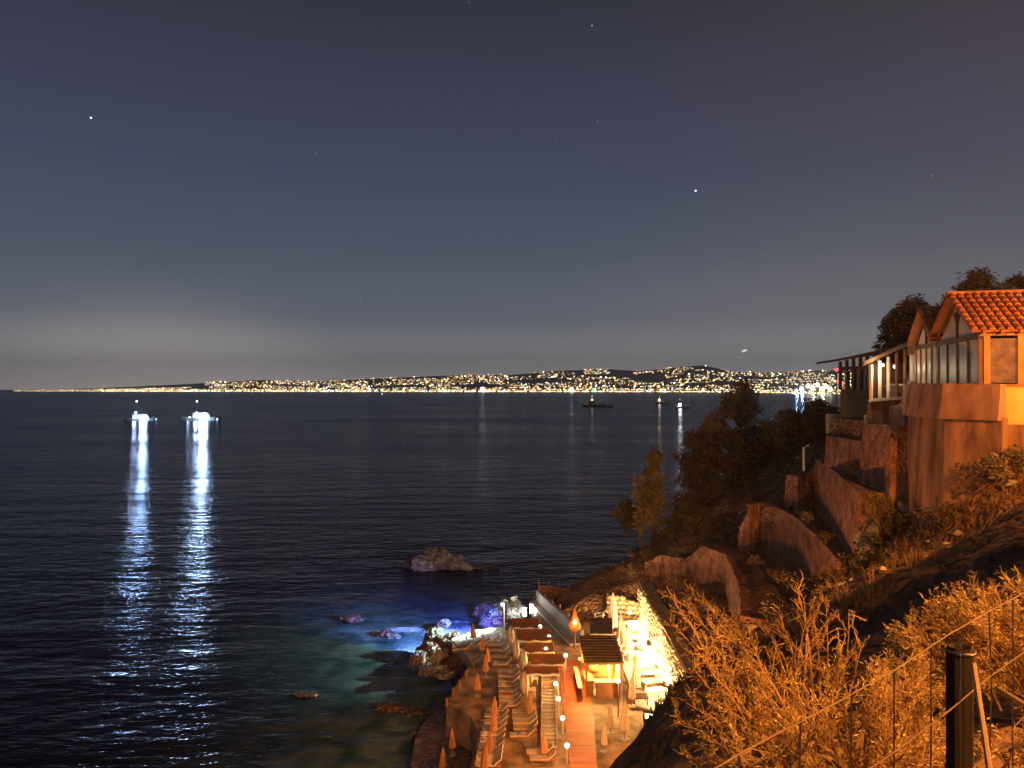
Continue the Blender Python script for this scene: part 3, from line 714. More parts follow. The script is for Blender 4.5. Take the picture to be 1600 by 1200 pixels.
for i, (px, py) in enumerate(((818, 1119), (819, 1128), (820, 1136), (821, 1145), (816, 1156), (843, 1183), (848, 1193))):
    lounger(deck(px, py), rnd.uniform(-.08, .08), '%s lounger from the far end beside the pale boardwalk' % ORD[i])
for i in range(4):
    lounger(onz(722+i*15, 1019-i*4, DECK), .25+rnd.uniform(-.1, .1), '%s white lit lounger from the left on the bathing platform' % ORD[i])
# low tables
for i, (px, py, lab) in enumerate(((834, 1068, 'square pale table beside the boardwalk, the farther one'), (830, 1086, 'square pale table beside the boardwalk, the nearer one'), (811, 1024, 'slanted pale table under the awnings'))):
    p = deck(px, py); o = thing('low_table', lab, 'table', p, 'low tables on the beach deck')
    MB().box((0, 0, .42), (.62, .62, .05)).build('table_top', white, o, world=False)
    for a in (-.26, .26):
        for c in (-.26, .26): MB().box((a, c, .2), (.05, .05, .4)).build('leg', white, o, world=False)

lbeds = [o for o in bpy.data.objects if o.name.startswith('sun_lounger')]
rt = random.Random(77); tcols = [('white', white), ('rust', mat('rust_towel', (.45, .12, .05), .9, .2)), ('blue grey', mat('blue_towel', (.16, .22, .30), .9, .2))]
for k, o_ in enumerate(rt.sample(lbeds, 12)):
    nm, mm = tcols[k % 3]; R_ = Matrix.Rotation(o_.rotation_euler.z, 3, 'Z'); p = o_.location + R_ @ Vector((rt.uniform(-.5, -.1), rt.uniform(-.08, .08), .37))
    w_, d_ = rt.choice([(.5, .44), (.32, .3), (.22, .4)]); tw_ = MB(); n_t = 4
    tw_.raw([(x*w_-w_/2, y*d_-d_/2, .03+.03*mnoise.noise(Vector((x*3, y*3, k)))) for y in np.linspace(0, 1, 5) for x in np.linspace(0, 1, 5)]+[(x*w_-w_/2, y*d_-d_/2, .004) for y in np.linspace(0, 1, 5) for x in np.linspace(0, 1, 5)],
            [(j*5+i_, j*5+i_+1, (j+1)*5+i_+1, (j+1)*5+i_) for j in range(4) for i_ in range(4)]+[(25+i_, i_, i_+1, 26+i_) for i_ in range(0)]+[(q, q+5, q+30, q+25) for q in (0, 5, 10, 15)]+[(q+5, q, q+25, q+30) for q in (4, 9, 14, 19)]+[(q+1, q, q+25, q+26) for q in (0, 1, 2, 3)]+[(q, q+1, q+26, q+25) for q in (20, 21, 22, 23)])
    t_o = tw_.build('towel', mm, None); t_o.location = p; t_o.rotation_euler = (0, 0, o_.rotation_euler.z+rt.uniform(-.25, .25))
    tag(t_o, '%s towel left on the %s' % (nm, o_['label'].replace(' from the far end', '').replace(' with rust parasols', '').replace(' from the left', '')), 'towel', 'towels left on the loungers')

# closed parasols -------------------------------------------------------------
ps = thing('parasol', 'x', 'parasol', (0, 0, 0), 'closed parasols among the loungers')
MB().tube((0, 0, 0), (0, 0, 1.72), .025, .02, 6).build('pole', wood, ps, world=False)
MB().lathe((0, 0, 0), [(.19, .52), (.20, .6), (.15, .95), (.11, 1.3), (.05, 1.6), (.015, 1.72)], 16, .2).build('canopy', redcanvas, ps, world=False)
MB().lathe((0, 0, 0), [(.22, 0), (.22, .06), (.05, .1), (.05, .25)], 10).build('base', concrete, ps, world=False)
pdat = [(740, 1006, 'closed parasol standing at the railing in front of the blue lit water'), (754, 1026, 'closed parasol just right of the white platform rail'), (762, 1044, 'closed parasol beside the first far loungers, the upper of a close pair'), (759, 1059, 'closed parasol beside the first far loungers, the lower of a close pair'),
        (746, 1088, 'lone closed parasol on the bare middle of the deck'), (771, 1127, 'closed parasol at the far end of the long near row'), (770, 1154, 'second closed parasol from the far end of the long near row'), (765, 1186, 'third closed parasol from the far end of the long near row'), (755, 1214, 'nearest closed parasol of the long near row, cut by the frame'),
        (707, 1180, 'upper of two closed parasols on the low rock shelf'), (691, 1213, 'lower of two closed parasols on the low rock shelf, cut by the frame'), (827, 1126, 'closed parasol over the loungers left of the boardwalk'), (851, 1189, 'closed parasol at the near end of the boardwalk')]
for i, (px, py, lab) in enumerate(pdat):
    o = ps if i == 0 else copy_tree(ps)
    o.location = onz(px, py, .8) if 9 <= i <= 10 else deck(px, py)
    if i in (9, 10): o.scale = (1, 1, 1)
    o.rotation_euler = (rnd.uniform(-.07, .07), rnd.uniform(-.07, .07), rnd.random()*6); o.scale = (rnd.uniform(.85, 1.25), rnd.uniform(.85, 1.2), rnd.uniform(.92, 1.08)); o['label'] = lab; o['category'] = 'parasol'; o['group'] = 'closed parasols among the loungers'

# large closed umbrellas of the lounge
us = thing('market_umbrella', 'x', 'umbrella', (0, 0, 0), 'large closed cream umbrellas of the lounge')
MB().tube((0, 0, 0), (0, 0, 3.0), .04, .03, 8).build('pole', wood, us, world=False)
MB().lathe((0, 0, 0), [(.30, .75), (.32, .9), (.27, 1.5), (.24, 1.9), (.20, 2.0), (.21, 2.2), (.10, 2.75), (.02, 3.05)], 20, .2).build('canopy', canvas, us, world=False)
MB().tube((0, 0, 1.9), (0, 0, 2.0), .22, .22, 10).build('tie', white, us.children[-1] if us.children[-1].name.startswith('canopy') else us.children[0], world=False)
MB().box((0, 0, .05), (.7, .7, .1)).build('base', concrete, us, world=False)
ud = [(957, 996, 926, 'farthest cream umbrella, slim and tall at the top of the glowing lounge'), (969, 1010, 960, 'second cream umbrella from the far end of the hut side'), (975, 1018, 970, 'third cream umbrella from the far end of the hut side'), (981, 1026, 984, 'fourth cream umbrella from the far end of the hut side'), (986, 1034, 998, 'fifth cream umbrella from the far end of the hut side'),
      (1003, 1028, 962, 'cream umbrella against the bright middle of the stone wall'), (995, 1074, 1018, 'cream umbrella right beside the hut, upper of the close pair'), (987, 1104, 1052, 'cream umbrella right beside the hut, lower of the close pair'), (976, 1156, 1092, 'biggest brightly lit cream umbrella in front of the hut'), (954, 1146, 1099, 'slim cream umbrella left of the biggest one'), (944, 1174, 1129, 'nearest dim cream umbrella at the walkway edge')]
for i, (px, py, pt_, lab) in enumerate(ud):
    o = us if i == 0 else copy_tree(us)
    p = deck(px, py, .12); zt = E-(pt_-HY)/F*p.y; s = max(.5, (zt-p.z)/3.05)
    o.location = p; o.scale = (s*.95, s*.95, s); o.rotation_euler = (rnd.uniform(-.02, .02), rnd.uniform(-.02, .02), rnd.random()*6); o['label'] = lab; o['category'] = 'umbrella'; o['group'] = 'large closed cream umbrellas of the lounge'

# awnings -----------------------------------------------------------------
aw = [(800, 966, 843, 981), (808, 983, 860, 1001), (820, 1004, 865, 1019), (829, 1021, 880, 1038), (822, 1041, 873, 1053)]
for i, (x0, y0, x1, y1) in enumerate(aw):
    zt = DECK+2.15; a = onz((x0+x1)/2-20, y0, zt); c = onz((x0+x1)/2-20, y1, zt-.12)
    xl = (x0-800)/F*(a.y+c.y)/2; xr = (x1-800)/F*(a.y+c.y)/2
    o = thing('awning', '%s ochre awning from the far end over the lounge boxes' % ORD[i], 'awning', ((xl+xr)/2, (a.y+c.y)/2, DECK), 'row of ochre awnings')
    m_ = MB(); K = 8
    vs = []
    for j in range(K+1):
        for k in range(5):
            u = k/4; v = j/K; sag = -.10*math.sin(math.pi*u)*math.sin(math.pi*v)
            vs.append((xl+(xr-xl)*u, a.y+(c.y-a.y)*v, zt-.12*v+sag))
    m_.raw(vs, [(j*5+k, j*5+k+1, (j+1)*5+k+1, (j+1)*5+k) for j in range(K) for k in range(4)])
    m_.raw([(x, y, z-.03) for x, y, z in vs], [(j*5+k, (j+1)*5+k, (j+1)*5+k+1, j*5+k+1) for j in range(K) for k in range(4)])
    m_.build('canopy', tarp, o, smooth=True)
    # rolled white blind at the front edge
    seg = MB(); n = 6
    pts = [(xl+(xr-xl)*k/n, c.y-.05, zt-.16+.05*math.sin(k*2.1+i)) for k in range(n+1)]
    seg.path(pts, [.05+.05*abs(math.sin(k*1.3+i)) for k in range(n+1)], 7); seg.build('rolled_blind', white, o, smooth=True)
    for xx in (xl, xr):
        for yy in (a.y, c.y):
            MB().tube((xx, yy, DECK), (xx, yy, zt+.02), .045, .045, 6).build('post', wood, o)
    cu = MB(); cu.lathe((xl-.1, c.y+.3, DECK+.5), [(.10, 0), (.26, .25), (.34, .7), (.28, 1.2), (.08, 1.6)], 9, .08); cu.build('drape', canvas, o, smooth=True)

# path lamps ----------------------------------------------------------------
lmp = [(844, 979, 2.0, 'far path lamp on the second awning corner'), (858, 995, 2.0, 'bright globe lamp on the third awning corner'), (884, 1024, 1.1, 'globe lamp at the head of the red walkway'), (853, 1014, 2.0, 'globe lamp between the third and fourth awnings'), (868, 1068, 1.0, 'globe lamp beside the far end of the boardwalk rail'), (873, 1092, 1.0, 'globe lamp halfway along the boardwalk rail'), (879, 1122, 1.0, 'globe lamp past the near end of the boardwalk rail'), (886, 1165, 1.0, 'tall post lamp nearest the bottom of the frame')]
for i, (px, py, h, lab) in enumerate(lmp):
    g_ = onz(px, py, DECK+h); o = thing('path_lamp', lab, 'lamp', (g_.x, g_.y, DECK), 'globe lamps along the beach path')
    MB().tube((0, 0, 0), (0, 0, h-.08), .05, .04, 6).build('post', canvas, o, world=False)
    MB().ball((0, 0, h), .13, 10, 7).build('globe', bulbwarm, o, smooth=True, world=False)
    lamp(o, g_, 40, (1, .66, .30), .16)

# bar hut -------------------------------------------------------------------
hut = thing('bar_hut', 'beach bar hut with board roof and glowing yellow inside', 'bar', (6.2, 54, DECK))
X0, X1, Y0, Y1 = 5.05, 7.4, 52.1, 56.0
zf, zb = DECK+2.42, DECK+2.95
K = 10
for j in range(K):
    for h_ in range(2):
        xa = X0-.2+(X1-X0+.4)*h_/2; xb = X0-.2+(X1-X0+.4)*(h_+1)/2
        ya = Y0-.25+(Y1-Y0+.4)*j/K; yb = Y0-.25+(Y1-Y0+.4)*(j+1)/K; za = zf+(zb-zf)*j/K; zc = zf+(zb-zf)*(j+1)/K
        q = MB(); q.prism([(xa+.01, ya), (xb-.01, ya), (xb-.01, yb-.03), (xa+.01, yb-.03)], [za+.03, za+.03, zc-.03, zc-.03], [za+.09, za+.09, zc+.01, zc+.01])
        q.build('roof_board', roofwood, hut)
MB().prism([(X0-.15, Y0-.2), (X1+.15, Y0-.2), (X1+.15, Y1+.1), (X0-.15, Y1+.1)], [zf, zf, zb-.07, zb-.07], [zf+.028, zf+.028, zb-.045, zb-.045]).build('roof_lining', darkwood, hut)
for xx in (X0, X1):
    for yy in (Y0, Y1): MB().box((xx, yy, (DECK+zf)/2+.1), (.12, .12, zf-DECK+.2)).build('post', wood, hut)
MB().box(((X0+X1)/2, Y1-.1, DECK+1.25), (X1-X0, .1, 2.5)).build('back_wall', mat('bar_wall', (.62, .46, .20), .8, .2), hut)
MB().box((X1-.05, (Y0+Y1)/2, DECK+1.2), (.08, Y1-Y0-.2, 2.4)).build('side_wall', mat('bar_wall', (.62, .46, .20)), hut)
MB().box(((X0+X1)/2, Y0-.02, zf-.08), (X1-X0+.3, .1, .16)).build('lintel', wood, hut)
ct = MB(); ct.box(((X0+X1)/2+.35, Y0+.35, DECK+.5), (X1-X0-.7, .5, 1.0)); ct.box(((X0+X1)/2+.35, Y0+.3, DECK+1.04), (X1-X0-.5, .7, .07)); ct.build('counter', wood, hut)
ct = MB(); ct.box((X0+.3, (Y0+Y1)/2, DECK+.5), (.4, Y1-Y0-.6, 1.0)); ct.box((X0+.25, (Y0+Y1)/2, DECK+1.04), (.6, Y1-Y0-.4, .07)); ct.build('counter', wood, hut)
sh = MB()
for k in range(3): sh.box(((X0+X1)/2, Y1-.3, DECK+1.1+k*.4), (X1-X0-.6, .25, .04))
shf = sh.build('shelf', wood, hut)
bo = MB()
for k in range(3):
    for i in range(11): bo.lathe((X0+.45+i*.16, Y1-.3, DECK+1.12+k*.4), [(.04, 0), (.04, .18), (.015, .22), (.015, .3)], 6)
bo.v = [(p[0]-hut.location.x, p[1]-hut.location.y, p[2]-hut.location.z) for p in bo.v]; tag(bo.build('bottles', darkpane, shf, world=False), kind='stuff')
ld = MB(); ld.box((6.7, 53.4, DECK+1.5), (.14, 1.9, .2), 0, ('X', .75)); ld.build('leaning_board', wood, hut)
MB().lathe((5.75, 53.9, DECK+1.1), [(.28, 0), (.33, .4), (.28, .85), (.1, .95)], 12).build('barrel', mat('orange_barrel', (.5, .17, .05), .6, .3), hut, smooth=True)
for x_, y_ in ((6.0, 53.0), (6.9, 53.4)):
    MB().ball((x_, y_, zf-.32), .12, 10, 7).build('pendant_lamp', emit('bar_bulb', (1, .84, .45), 25.0), hut, smooth=True)
    lamp(hut, (x_, y_, zf-.32), 1800, (1.0, .62, .18), .16)
lamp(hut, (X0-.35, 53.4, zf-.25), 1500, (1.0, .36, .07), .12)
MB().ball((X0-.35, 53.4, zf-.22), .09, 8, 6).build('eave_lamp', emit('eave_bulb', (1, .45, .12), 10.0), hut, smooth=True)
# second hut
h2 = thing('store_hut', 'small grey flat roofed hut behind the bar', 'hut', (6.7, 59, DECK))
MB().prism([(5.75, 57.2), (7.45, 57.2), (7.95, 61.2), (6.35, 61.2)], DECK+2.55, DECK+2.72).build('roof', roofwood, h2)
MB().prism([(5.95, 57.4), (7.3, 57.4), (7.75, 61.0), (6.5, 61.0)], DECK, DECK+2.545).build('wall', mat('hut_wall', (.36, .22, .14), .8, .3), h2)
MB().box((6.5, 57.36, DECK+1.0), (.7, .06, 2.0)).build('door', darkwood, h2)
# stools
bs = thing('bar_stool', 'x', 'bar stool', (0, 0, 0), 'bar stools along the counter')
MB().lathe((0, 0, .70), [(.16, 0), (.19, .03), (.19, .08), (.12, .1)], 10).build('seat', canvas, bs, world=False)
lgm = MB().tube((.05, .05, .7), (.15, .15, 0), .02, .02, 5).mesh('leg', darkwood)
for k in range(4):
    o = link('leg', lgm, bs); o.rotation_euler = (0, 0, k*math.pi/2)
for i in range(10):
    o = bs if i == 0 else copy_tree(bs); t = i/9
    o.location = Vector((4.62, 55.6, 0)).lerp(Vector((4.62, 51.9, 0)), t); o.location.z = DECK+.06
    o['label'] = '%s bar stool from the far end of the glowing counter row' % ORD[i]; o['category'] = 'bar stool'; o['group'] = 'bar stools along the counter'
# orange lantern
ln = at(898, 977, 62); lt_ = thing('lantern', 'orange glowing pot lantern with a pointed top at the walkway head', 'lantern', (ln.x, ln.y, DECK))
MB().tube((ln.x, ln.y, DECK), (ln.x, ln.y, ln.z-.4), .1, .08, 8).build('post', wood, lt_)
MB().lathe((ln.x, ln.y, ln.z-.45), [(.22, 0), (.46, .2), (.5, .45), (.42, .7), (.36, .75)], 14).build('bowl', emit('lantern_bowl', (1, .20, .025), .55), lt_, smooth=True)
MB().lathe((ln.x, ln.y, ln.z+.42), [(.34, 0), (.2, .3), (.1, .75), (.02, 1.05)], 10).build('cone_top', emit('lantern_cone', (1, .16, .025), .22), lt_, smooth=True)
MB().ball((ln.x, ln.y-.3, ln.z+.33), .16, 8, 6).build('flame', emit('flame', (1, .7, .25), 14.0), lt_, smooth=True)
lamp(lt_, (ln.x, ln.y-.75, ln.z+.5), 170, (1, .38, .1), .15)
# white railing at the far end
rg = thing('railing', 'short white wooden railing at the far end of the lounge', 'railing', deck(942, 974))
a = deck(930, 975); c = deck(955, 971)
for k in range(3):
    p = a.lerp(c, k/2); MB().box((p.x, p.y, DECK+.5), (.09, .09, 1.0)).build('post', white, rg)
for h in (.35, .65, .95): MB().tube(a+Vector((0, 0, h)), c+Vector((0, 0, h)), .035, .035, 6).build('rail', white, rg)

# stone wall behind the lounge ------------------------------------------------
sw = thing('stone_wall', 'rubble stone wall glowing with uplights behind the lounge', 'wall', (11.9, 58, DECK))
core = MB(); core.prism([(11.25, 49.0), (12.4, 49.0), (12.4, 68.5), (11.35, 68.5)], DECK-.5, [DECK+2.9, DECK+2.9, DECK+3.7, DECK+3.7]); core.build('wall_core', mat('mortar', (.25, .19, .13), .95, .3), sw)
core = MB(); core.prism([(8.5, 68.6), (11.3, 68.0), (11.3, 68.6), (8.5, 69.2)], DECK-.5, [DECK+2.7, DECK+1.9, DECK+1.9, DECK+2.7]); core.build('wall_core', mat('mortar', (.25, .19, .13)), sw)
stm = [rock_mesh('stone', (.30, .27, .20), 300+i, mat('rubble', (.46, .36, .25), .9, .4, .9, .4, 6, dist=.03), 2, 7, .12) for i in range(6)]
cnt = 0
for r in range(8):
    z = DECK+.3+r*.42; yy = 49.3+(r % 2)*.25
    while yy < 68.4:
        top = DECK+2.9+(yy-49)*.041
        if z < top and cnt < 262:
            o = link('stone', stm[cnt % 6], sw, Vector((11.22+(yy-49)*.005, yy, z))-sw.location)
            o.rotation_euler = (rnd.uniform(-.3, .3), rnd.uniform(-.3, .3), 1.57+rnd.uniform(-.3, .3)); s = rnd.uniform(.85, 1.2); o.scale = (s*1.1, s, s*rnd.uniform(.9, 1.15)); cnt += 1
        yy += rnd.uniform(.52, .72)
for r in range(6):
    z = DECK+.3+r*.42
    for k in range(6):
        x = 8.6+k*.52+(r % 2)*.2
        if z < DECK+2.8-(x-8.5)*.24:
            o = link('stone', stm[(k+r) % 6], sw, Vector((x, 68.56-(x-8.5)*.18, z))-sw.location); o.rotation_euler = (rnd.uniform(-.3, .3), rnd.uniform(-.3, .3), rnd.uniform(-.3, .3))
for i in range(6):
    y_ = 51.0+i*3.1
    o = thing('wall_uplight', '%s bright uplight from the near end along the stone wall foot' % ORD[i], 'uplight', (10.72, y_, DECK+.12), 'uplights along the stone wall')
    MB().lathe((0, 0, 0), [(.12, 0), (.12, .12), (.1, .16)], 8).build('housing', steel, o, world=False)
    MB().ball((0, 0, .22), .11, 8, 6).build('bulb', bulbwarm, o, smooth=True, world=False)
    lamp(o, (10.65, y_, DECK+.5), 3600, (1.0, .60, .24), .2)
# sofas and tables of the lounge
def sofa(px, py, rz, lab):
    o = thing('sofa', lab, 'sofa', deck(px, py, .12), 'sofas of the lounge', rz)
    MB().box((0, 0, .2), (1.6, .75, .3)).build('seat', canvas, o, world=False)
    MB().box((0, .33, .5), (1.6, .16, .5)).build('backrest', canvas, o, world=False)
    for s in (-.76, .76): MB().box((s, 0, .38), (.14, .75, .3)).build('armrest', wood, o, world=False)
for args in ((1012, 1052, .3, 'pale sofa below the dark lounge table'), (1022, 1078, .2, 'pale sofa nearest the foot of the dark slope'), (992, 985, .2, 'pale sofa at the far end of the lounge'), (1014, 1015, 1.4, 'pale sofa set against the bright stone wall')): sofa(*args)
for px, py, lab in ((1013, 1068, 'dark square lounge table in front of the sofas'), (996, 1010, 'dark lounge table in the glowing middle'), (996, 1022, 'dark low stool beside the middle umbrella'), (1000, 1098, 'wooden lounge table at the dark slope edge')):
    o = thing('lounge_table', lab, 'table', deck(px, py, .12), 'dark tables of the lounge')
    MB().box((0, 0, .45), (1.0, .9, .06)).build('table_top', darkwood, o, world=False)
    for a in (-.42, .42):
        for c in (-.38, .38): MB().box((a, c, .21), (.06, .06, .42)).build('leg', darkwood, o, world=False)
for i, (px, py) in enumerate(((984, 1000), (1000, 1050), (966, 1120))):   # three tall lamps
    p = deck(px, py); o = thing('post_lamp', '%s post lamp from the far end among the cream umbrellas' % ORD[i], 'lamp', p, 'post lamps of the lounge')
    MB().tube((0, 0, 0), (0, 0, 2.2), .04, .03, 6).build('post', steel, o, world=False)
    MB().ball((0, 0, 2.3), .13, 10, 6).build('globe', bulbwarm, o, smooth=True, world=False)
    lamp(o, p+Vector((0, 0, 2.3)), (2300, 2200, 200)[i], (1.0, .56, .20), .17)
# quay parapet
qw = thing('parapet_wall', 'pale concrete parapet wall slanting down to the walkway head', 'wall', (4, 69, DECK))
a = Vector((2.35, 75.2)); c = Vector((5.6, 62.8)); d = (c-a).normalized(); n = Vector((-d.y, d.x))
MB().prism([a, c, c+n*.3, a+n*.3], DECK-1.0, DECK+1.25).build('wall', concrete, qw)
a2 = a-n*.7; c2 = c-n*.9
MB().prism([a2, c2, c, a], DECK-1.0, DECK+.22).build('ledge', concrete, qw)
for k in range(6):
    p = a.lerp(c, .04+k*.17)+n*.15; MB().tube((p.x, p.y, DECK+1.25), (p.x, p.y, DECK+1.75), .05, .05, 6).build('post', wood, qw)
bt = thing('fence', 'low brown timber fence closing the terrace behind the parapet', 'fence', (4.3, 78, DECK))
a = at(842, 921, 78); c = at(905, 917, 76)
for k in range(5):
    p = a.lerp(c, k/4); MB().tube((p.x, p.y, DECK-1.2), (p.x, p.y, DECK+1.5), .06, .06, 6).build('post', wood, bt)
for k in range(4):
    q = MB(); q.box(((a.x+c.x)/2, (a.y+c.y)/2+.08, DECK-.2+k*.36), ((c-a).length, .05, .31), math.atan2(c.y-a.y, c.x-a.x)); q.build('board', wood, bt)
# floodlights by the rocks
fl = thing('floodlight', 'pair of blazing white floodlights beside the pale boulders', 'floodlight', at(824, 975, 72.5)*1.0)
fl.location.z = DECK
for px, py in ((820, 956), (830, 951)):
    p = at(px, py, 72.5)
    MB().tube((p.x, p.y, DECK), (p.x, p.y, p.z-.3), .05, .05, 6).build('post', steel, fl)
    MB().box((p.x, p.y, p.z), (.30, .2, .75)).build('lamp_panel', bulbwhite, fl)
p = at(824, 952, 71.8); lamp(fl, p+Vector((-.4, .2, .6)), 420, (.92, 1.0, .95), .3, spot=(Vector((-1.2, 76.0, 1.0)), 75))
lamp(fl, p+Vector((-.3, .3, .9)), 6500, (1.0, .84, .66), .3, spot=(Vector((-9, 102, 1.5)), 26))
bf = thing('floodlight', 'white painted post with a blue floodlight aimed at the surf', 'floodlight', deck(788, 985))
p = deck(788, 985)
MB().tube(p, p+Vector((0, 0, 2.2)), .06, .05, 6).build('post', white, bf)
MB().box(p+Vector((-.15, 0, 2.25)), (.3, .25, .2)).build('lamp_head', emit('blue_panel', (.25, .35, 1.0), 8.0), bf)
lamp(bf, p+Vector((-.3, .4, 2.2)), 48000, (.07, .13, 1.0), .15, spot=(Vector((-6.0, 73.6, 0)), 70))
lamp(bf, p+Vector((-.7, -.6, 2.1)), 170, (.85, 1.0, .95), .12)
lamp(bf, p+Vector((-.4, .3, 2.5)), 11000, (.62, .95, .92), .15, spot=(Vector((-10.5, 69, 0)), 105))
# rope railing of the bathing platform
rr = thing('rope_railing', 'white rope railing round the bathing platform above the surf', 'railing', deck(745, 1000))
pts = [deck(708, 1019), deck(716, 1012), deck(729, 1005), deck(756, 999), deck(785, 996)]
for p in pts: MB().tube(p, p+Vector((0, 0, .95)), .045, .045, 6).build('post', white, rr)
for i in range(len(pts)-1):
    for h in (.9, .5):
        q = [pts[i].lerp(pts[i+1], k/6)+Vector((0, 0, h-.18*math.sin(math.pi*k/6))) for k in range(7)]
        MB().path(q, [.028]*7, 5).build('rope', white, rr)
# edge posts and steps
ep = thing('edge_railing', 'row of short orange lit posts along the beach edge', 'railing', deck(710, 1080))
for px, py in ((737, 1046), (725, 1060), (715, 1076), (705, 1088), (695, 1104)):
    p = deck(px+3, py); MB().tube(p, p+Vector((0, 0, .6)), .09, .08, 8).build('post', wood, ep)
st = thing('steps', 'small flight of steps down to the tidal pool', 'steps', deck(738, 1122))
for k in range(5):
    p = onz(739-k*.6, 1117+k*4.6, DECK-.25-k*.4); MB().box(p, (.7, .32, .12)).build('step', concrete, st)
# floodlight mast hidden below the slope, lights the beach
fm_ = thing('unseen_floodlight_mast', 'tall mast behind the dark slope lighting the loungers', 'floodlight', (6.6, 35.5, DECK))
MB().tube((6.6, 35.5, DECK), (6.6, 35.5, 8.6), .09, .07, 8).build('pole', steel, fm_)
MB().box((6.5, 35.6, 8.7), (.5, .3, .3)).build('lamp_head', bulbwarm, fm_)
lamp(fm_, (6.1, 36.1, 8.5), 6800, (1.0, .36, .075), .3)

fm2 = thing('unseen_floodlight_mast', 'unseen mast added at the cliff foot to light the beach edge', 'floodlight', (-.6, 24, ground(-.6, 24)-.3))  # unseen second mast, added to light the rock shelf from higher up
MB().tube((-.6, 24, fm2.location.z), (-.6, 24, 11.2), .09, .07, 8).build('pole', steel, fm2)
MB().box((-.6, 24.1, 11.3), (.5, .3, .3)).build('lamp_head', bulbwarm, fm2)
lamp(fm2, (-.7, 24.7, 11.2), 7500, (1.0, .35, .07), .3, spot=(Vector((-4, 50, 1)), 84))

# ------------------------------------------------------------------ restaurant on the cliff
U = Vector((.246, .969, 0)).normalized(); V = Vector((U.y, -U.x, 0)); O = Vector((19.7, 32.4, E))
def B(u, v, z): return O + U*u + V*v + Vector((0, 0, z))
RZ = math.atan2(V.y, V.x)
def bbox(u0, u1, v0, v1, z0, z1):
    m_ = MB(); q = [B(u0, v0, 0), B(u0, v1, 0), B(u1, v1, 0), B(u1, v0, 0)]
    return m_.prism([(p.x, p.y) for p in q], E+z0, E+z1)
re = thing('restaurant', 'glazed restaurant with tiled gables on the cliff top', 'restaurant', B(0, 0, -.6))
SILL, HEAD, EAVE = .24, 2.10, 2.55
def gable(u0, u1, apex, deep):
    mid = (u0+u1)/2; h = apex
    # corner posts, sill and lintel of the sea side
    bbox(u0, u1, 0, .16, SILL-.14, SILL).build('sill', wood, re)
    bbox(u0, u1, -.03, .15, HEAD, HEAD+.22).build('lintel', darkwood, re)
    n = 4
    for k in range(n+1):
        uu = u0+(u1-u0)*k/n; w = .14 if k in (0, n) else .06
        bbox(max(u0, uu-w), min(u1, uu+w), -.015, .14, SILL, HEAD).build('mullion', wood, re)
    for k in range(n):
        ua = u0+(u1-u0)*k/n+.05; ub = u0+(u1-u0)*(k+1)/n-.05
        w_ = bbox(ua, ub, .05, .08, SILL, HEAD).build('window_pane', pane, re)
    # glazed triangle with king post and braces
    g = MB(); a = B(u0+.2, .06, HEAD+.22); c = B(u1-.2, .06, HEAD+.22); t_ = B(mid, .06, h-.35)
    off = V*.03
    g.raw([a, c, t_, a+off, c+off, t_+off], [(0, 1, 2), (5, 4, 3), (0, 3, 4, 1), (1, 4, 5, 2), (2, 5, 3, 0)]); g.build('gable_pane', pane, re)
    kp = MB(); kp.tube(B(mid, .03, HEAD+.2), B(mid, .03, h-.2), .07, .07, 4)
    for s in (-1, 1): kp.tube(B(mid, .03, HEAD+.75), B(mid+s*.42, .03, h-.75), .05, .05, 4)
    kp.build('king_post', darkwood, re)
    for s, uu in ((-1, u0), (1, u1)):
        r_ = MB(); r_.tube(B(uu+s*.12, -.06, EAVE-.15), B(mid, -.06, h-.10), .1, .1, 4); r_.build('barge_rafter', wood, re)
    # roof slopes
    for s, uu in ((-1, u0), (1, u1)):
        ov = uu+s*.35; ze = EAVE-.02-.35*(h-EAVE)/(mid-u0)*0+(-.18)
        m_ = MB(); p = [B(ov, -.38, ze), B(mid, -.38, h), B(mid, deep, h), B(ov, deep, ze)]
        if s > 0: p = p[::-1]
        up = Vector((0, 0, .08)); m_.raw([*p, *[q+up for q in p]], [(3, 2, 1, 0), (4, 5, 6, 7), (0, 1, 5, 4), (1, 2, 6, 5), (2, 3, 7, 6), (3, 0, 4, 7)])
        m_.build('roof_slope', tile, re)
        # barrel tiles
        A0 = B(ov, 0, ze)-O; A1 = B(mid, 0, h)-O; sl = (A1-A0); Ln = sl.length; K = 8
        tm = MB(); tl = Ln/K*1.12; prof = [(.13*math.cos(t), .11*math.sin(t)) for t in np.linspace(0, math.pi, 6)]
        e1 = sl.normalized(); nrm = V.cross(e1); nrm = nrm if nrm.z > 0 else -nrm
        vs_ = []
        for q, (s0, lift, sc) in enumerate(((0, .045, 1.0), (tl, .0, .86))):
            for a_, b_2 in prof: vs_.append(e1*s0 + V*(a_*sc) + nrm*(b_2*sc+lift))
        tm.raw(vs_, [(i, i+1, 6+i+1, 6+i) for i in range(5)]+[(5, 4, 3, 2, 1, 0)])
        tme = tm.mesh('roof_tile', tile, smooth=False)
        ncol = int((deep+.3)/.33)
        if ncol*K <= 150 or True:
            for cidx in range(ncol):
                vv = -.28+cidx*.33
                for r in range(K):
                    P_ = B(0, 0, 0)-O; pos = O + A0 + e1*(Ln*r/K) + V*vv + nrm*.08 + Vector((0, 0, rnd.uniform(-.008, .008)))
                    if TILES[0] < 298:
                        link('roof_tile', tme, re, pos-re.location); TILES[0] += 1
    rc = MB(); rc.path([B(mid, -.4, h+.10), B(mid, deep, h+.10)], [.13, .13], 8); rc.build('ridge_cap', tile, re)
TILES = [0]
gable(0, 6.0, 4.25, 5.5)
gable(6.1, 10.2, 4.1, 2.6)
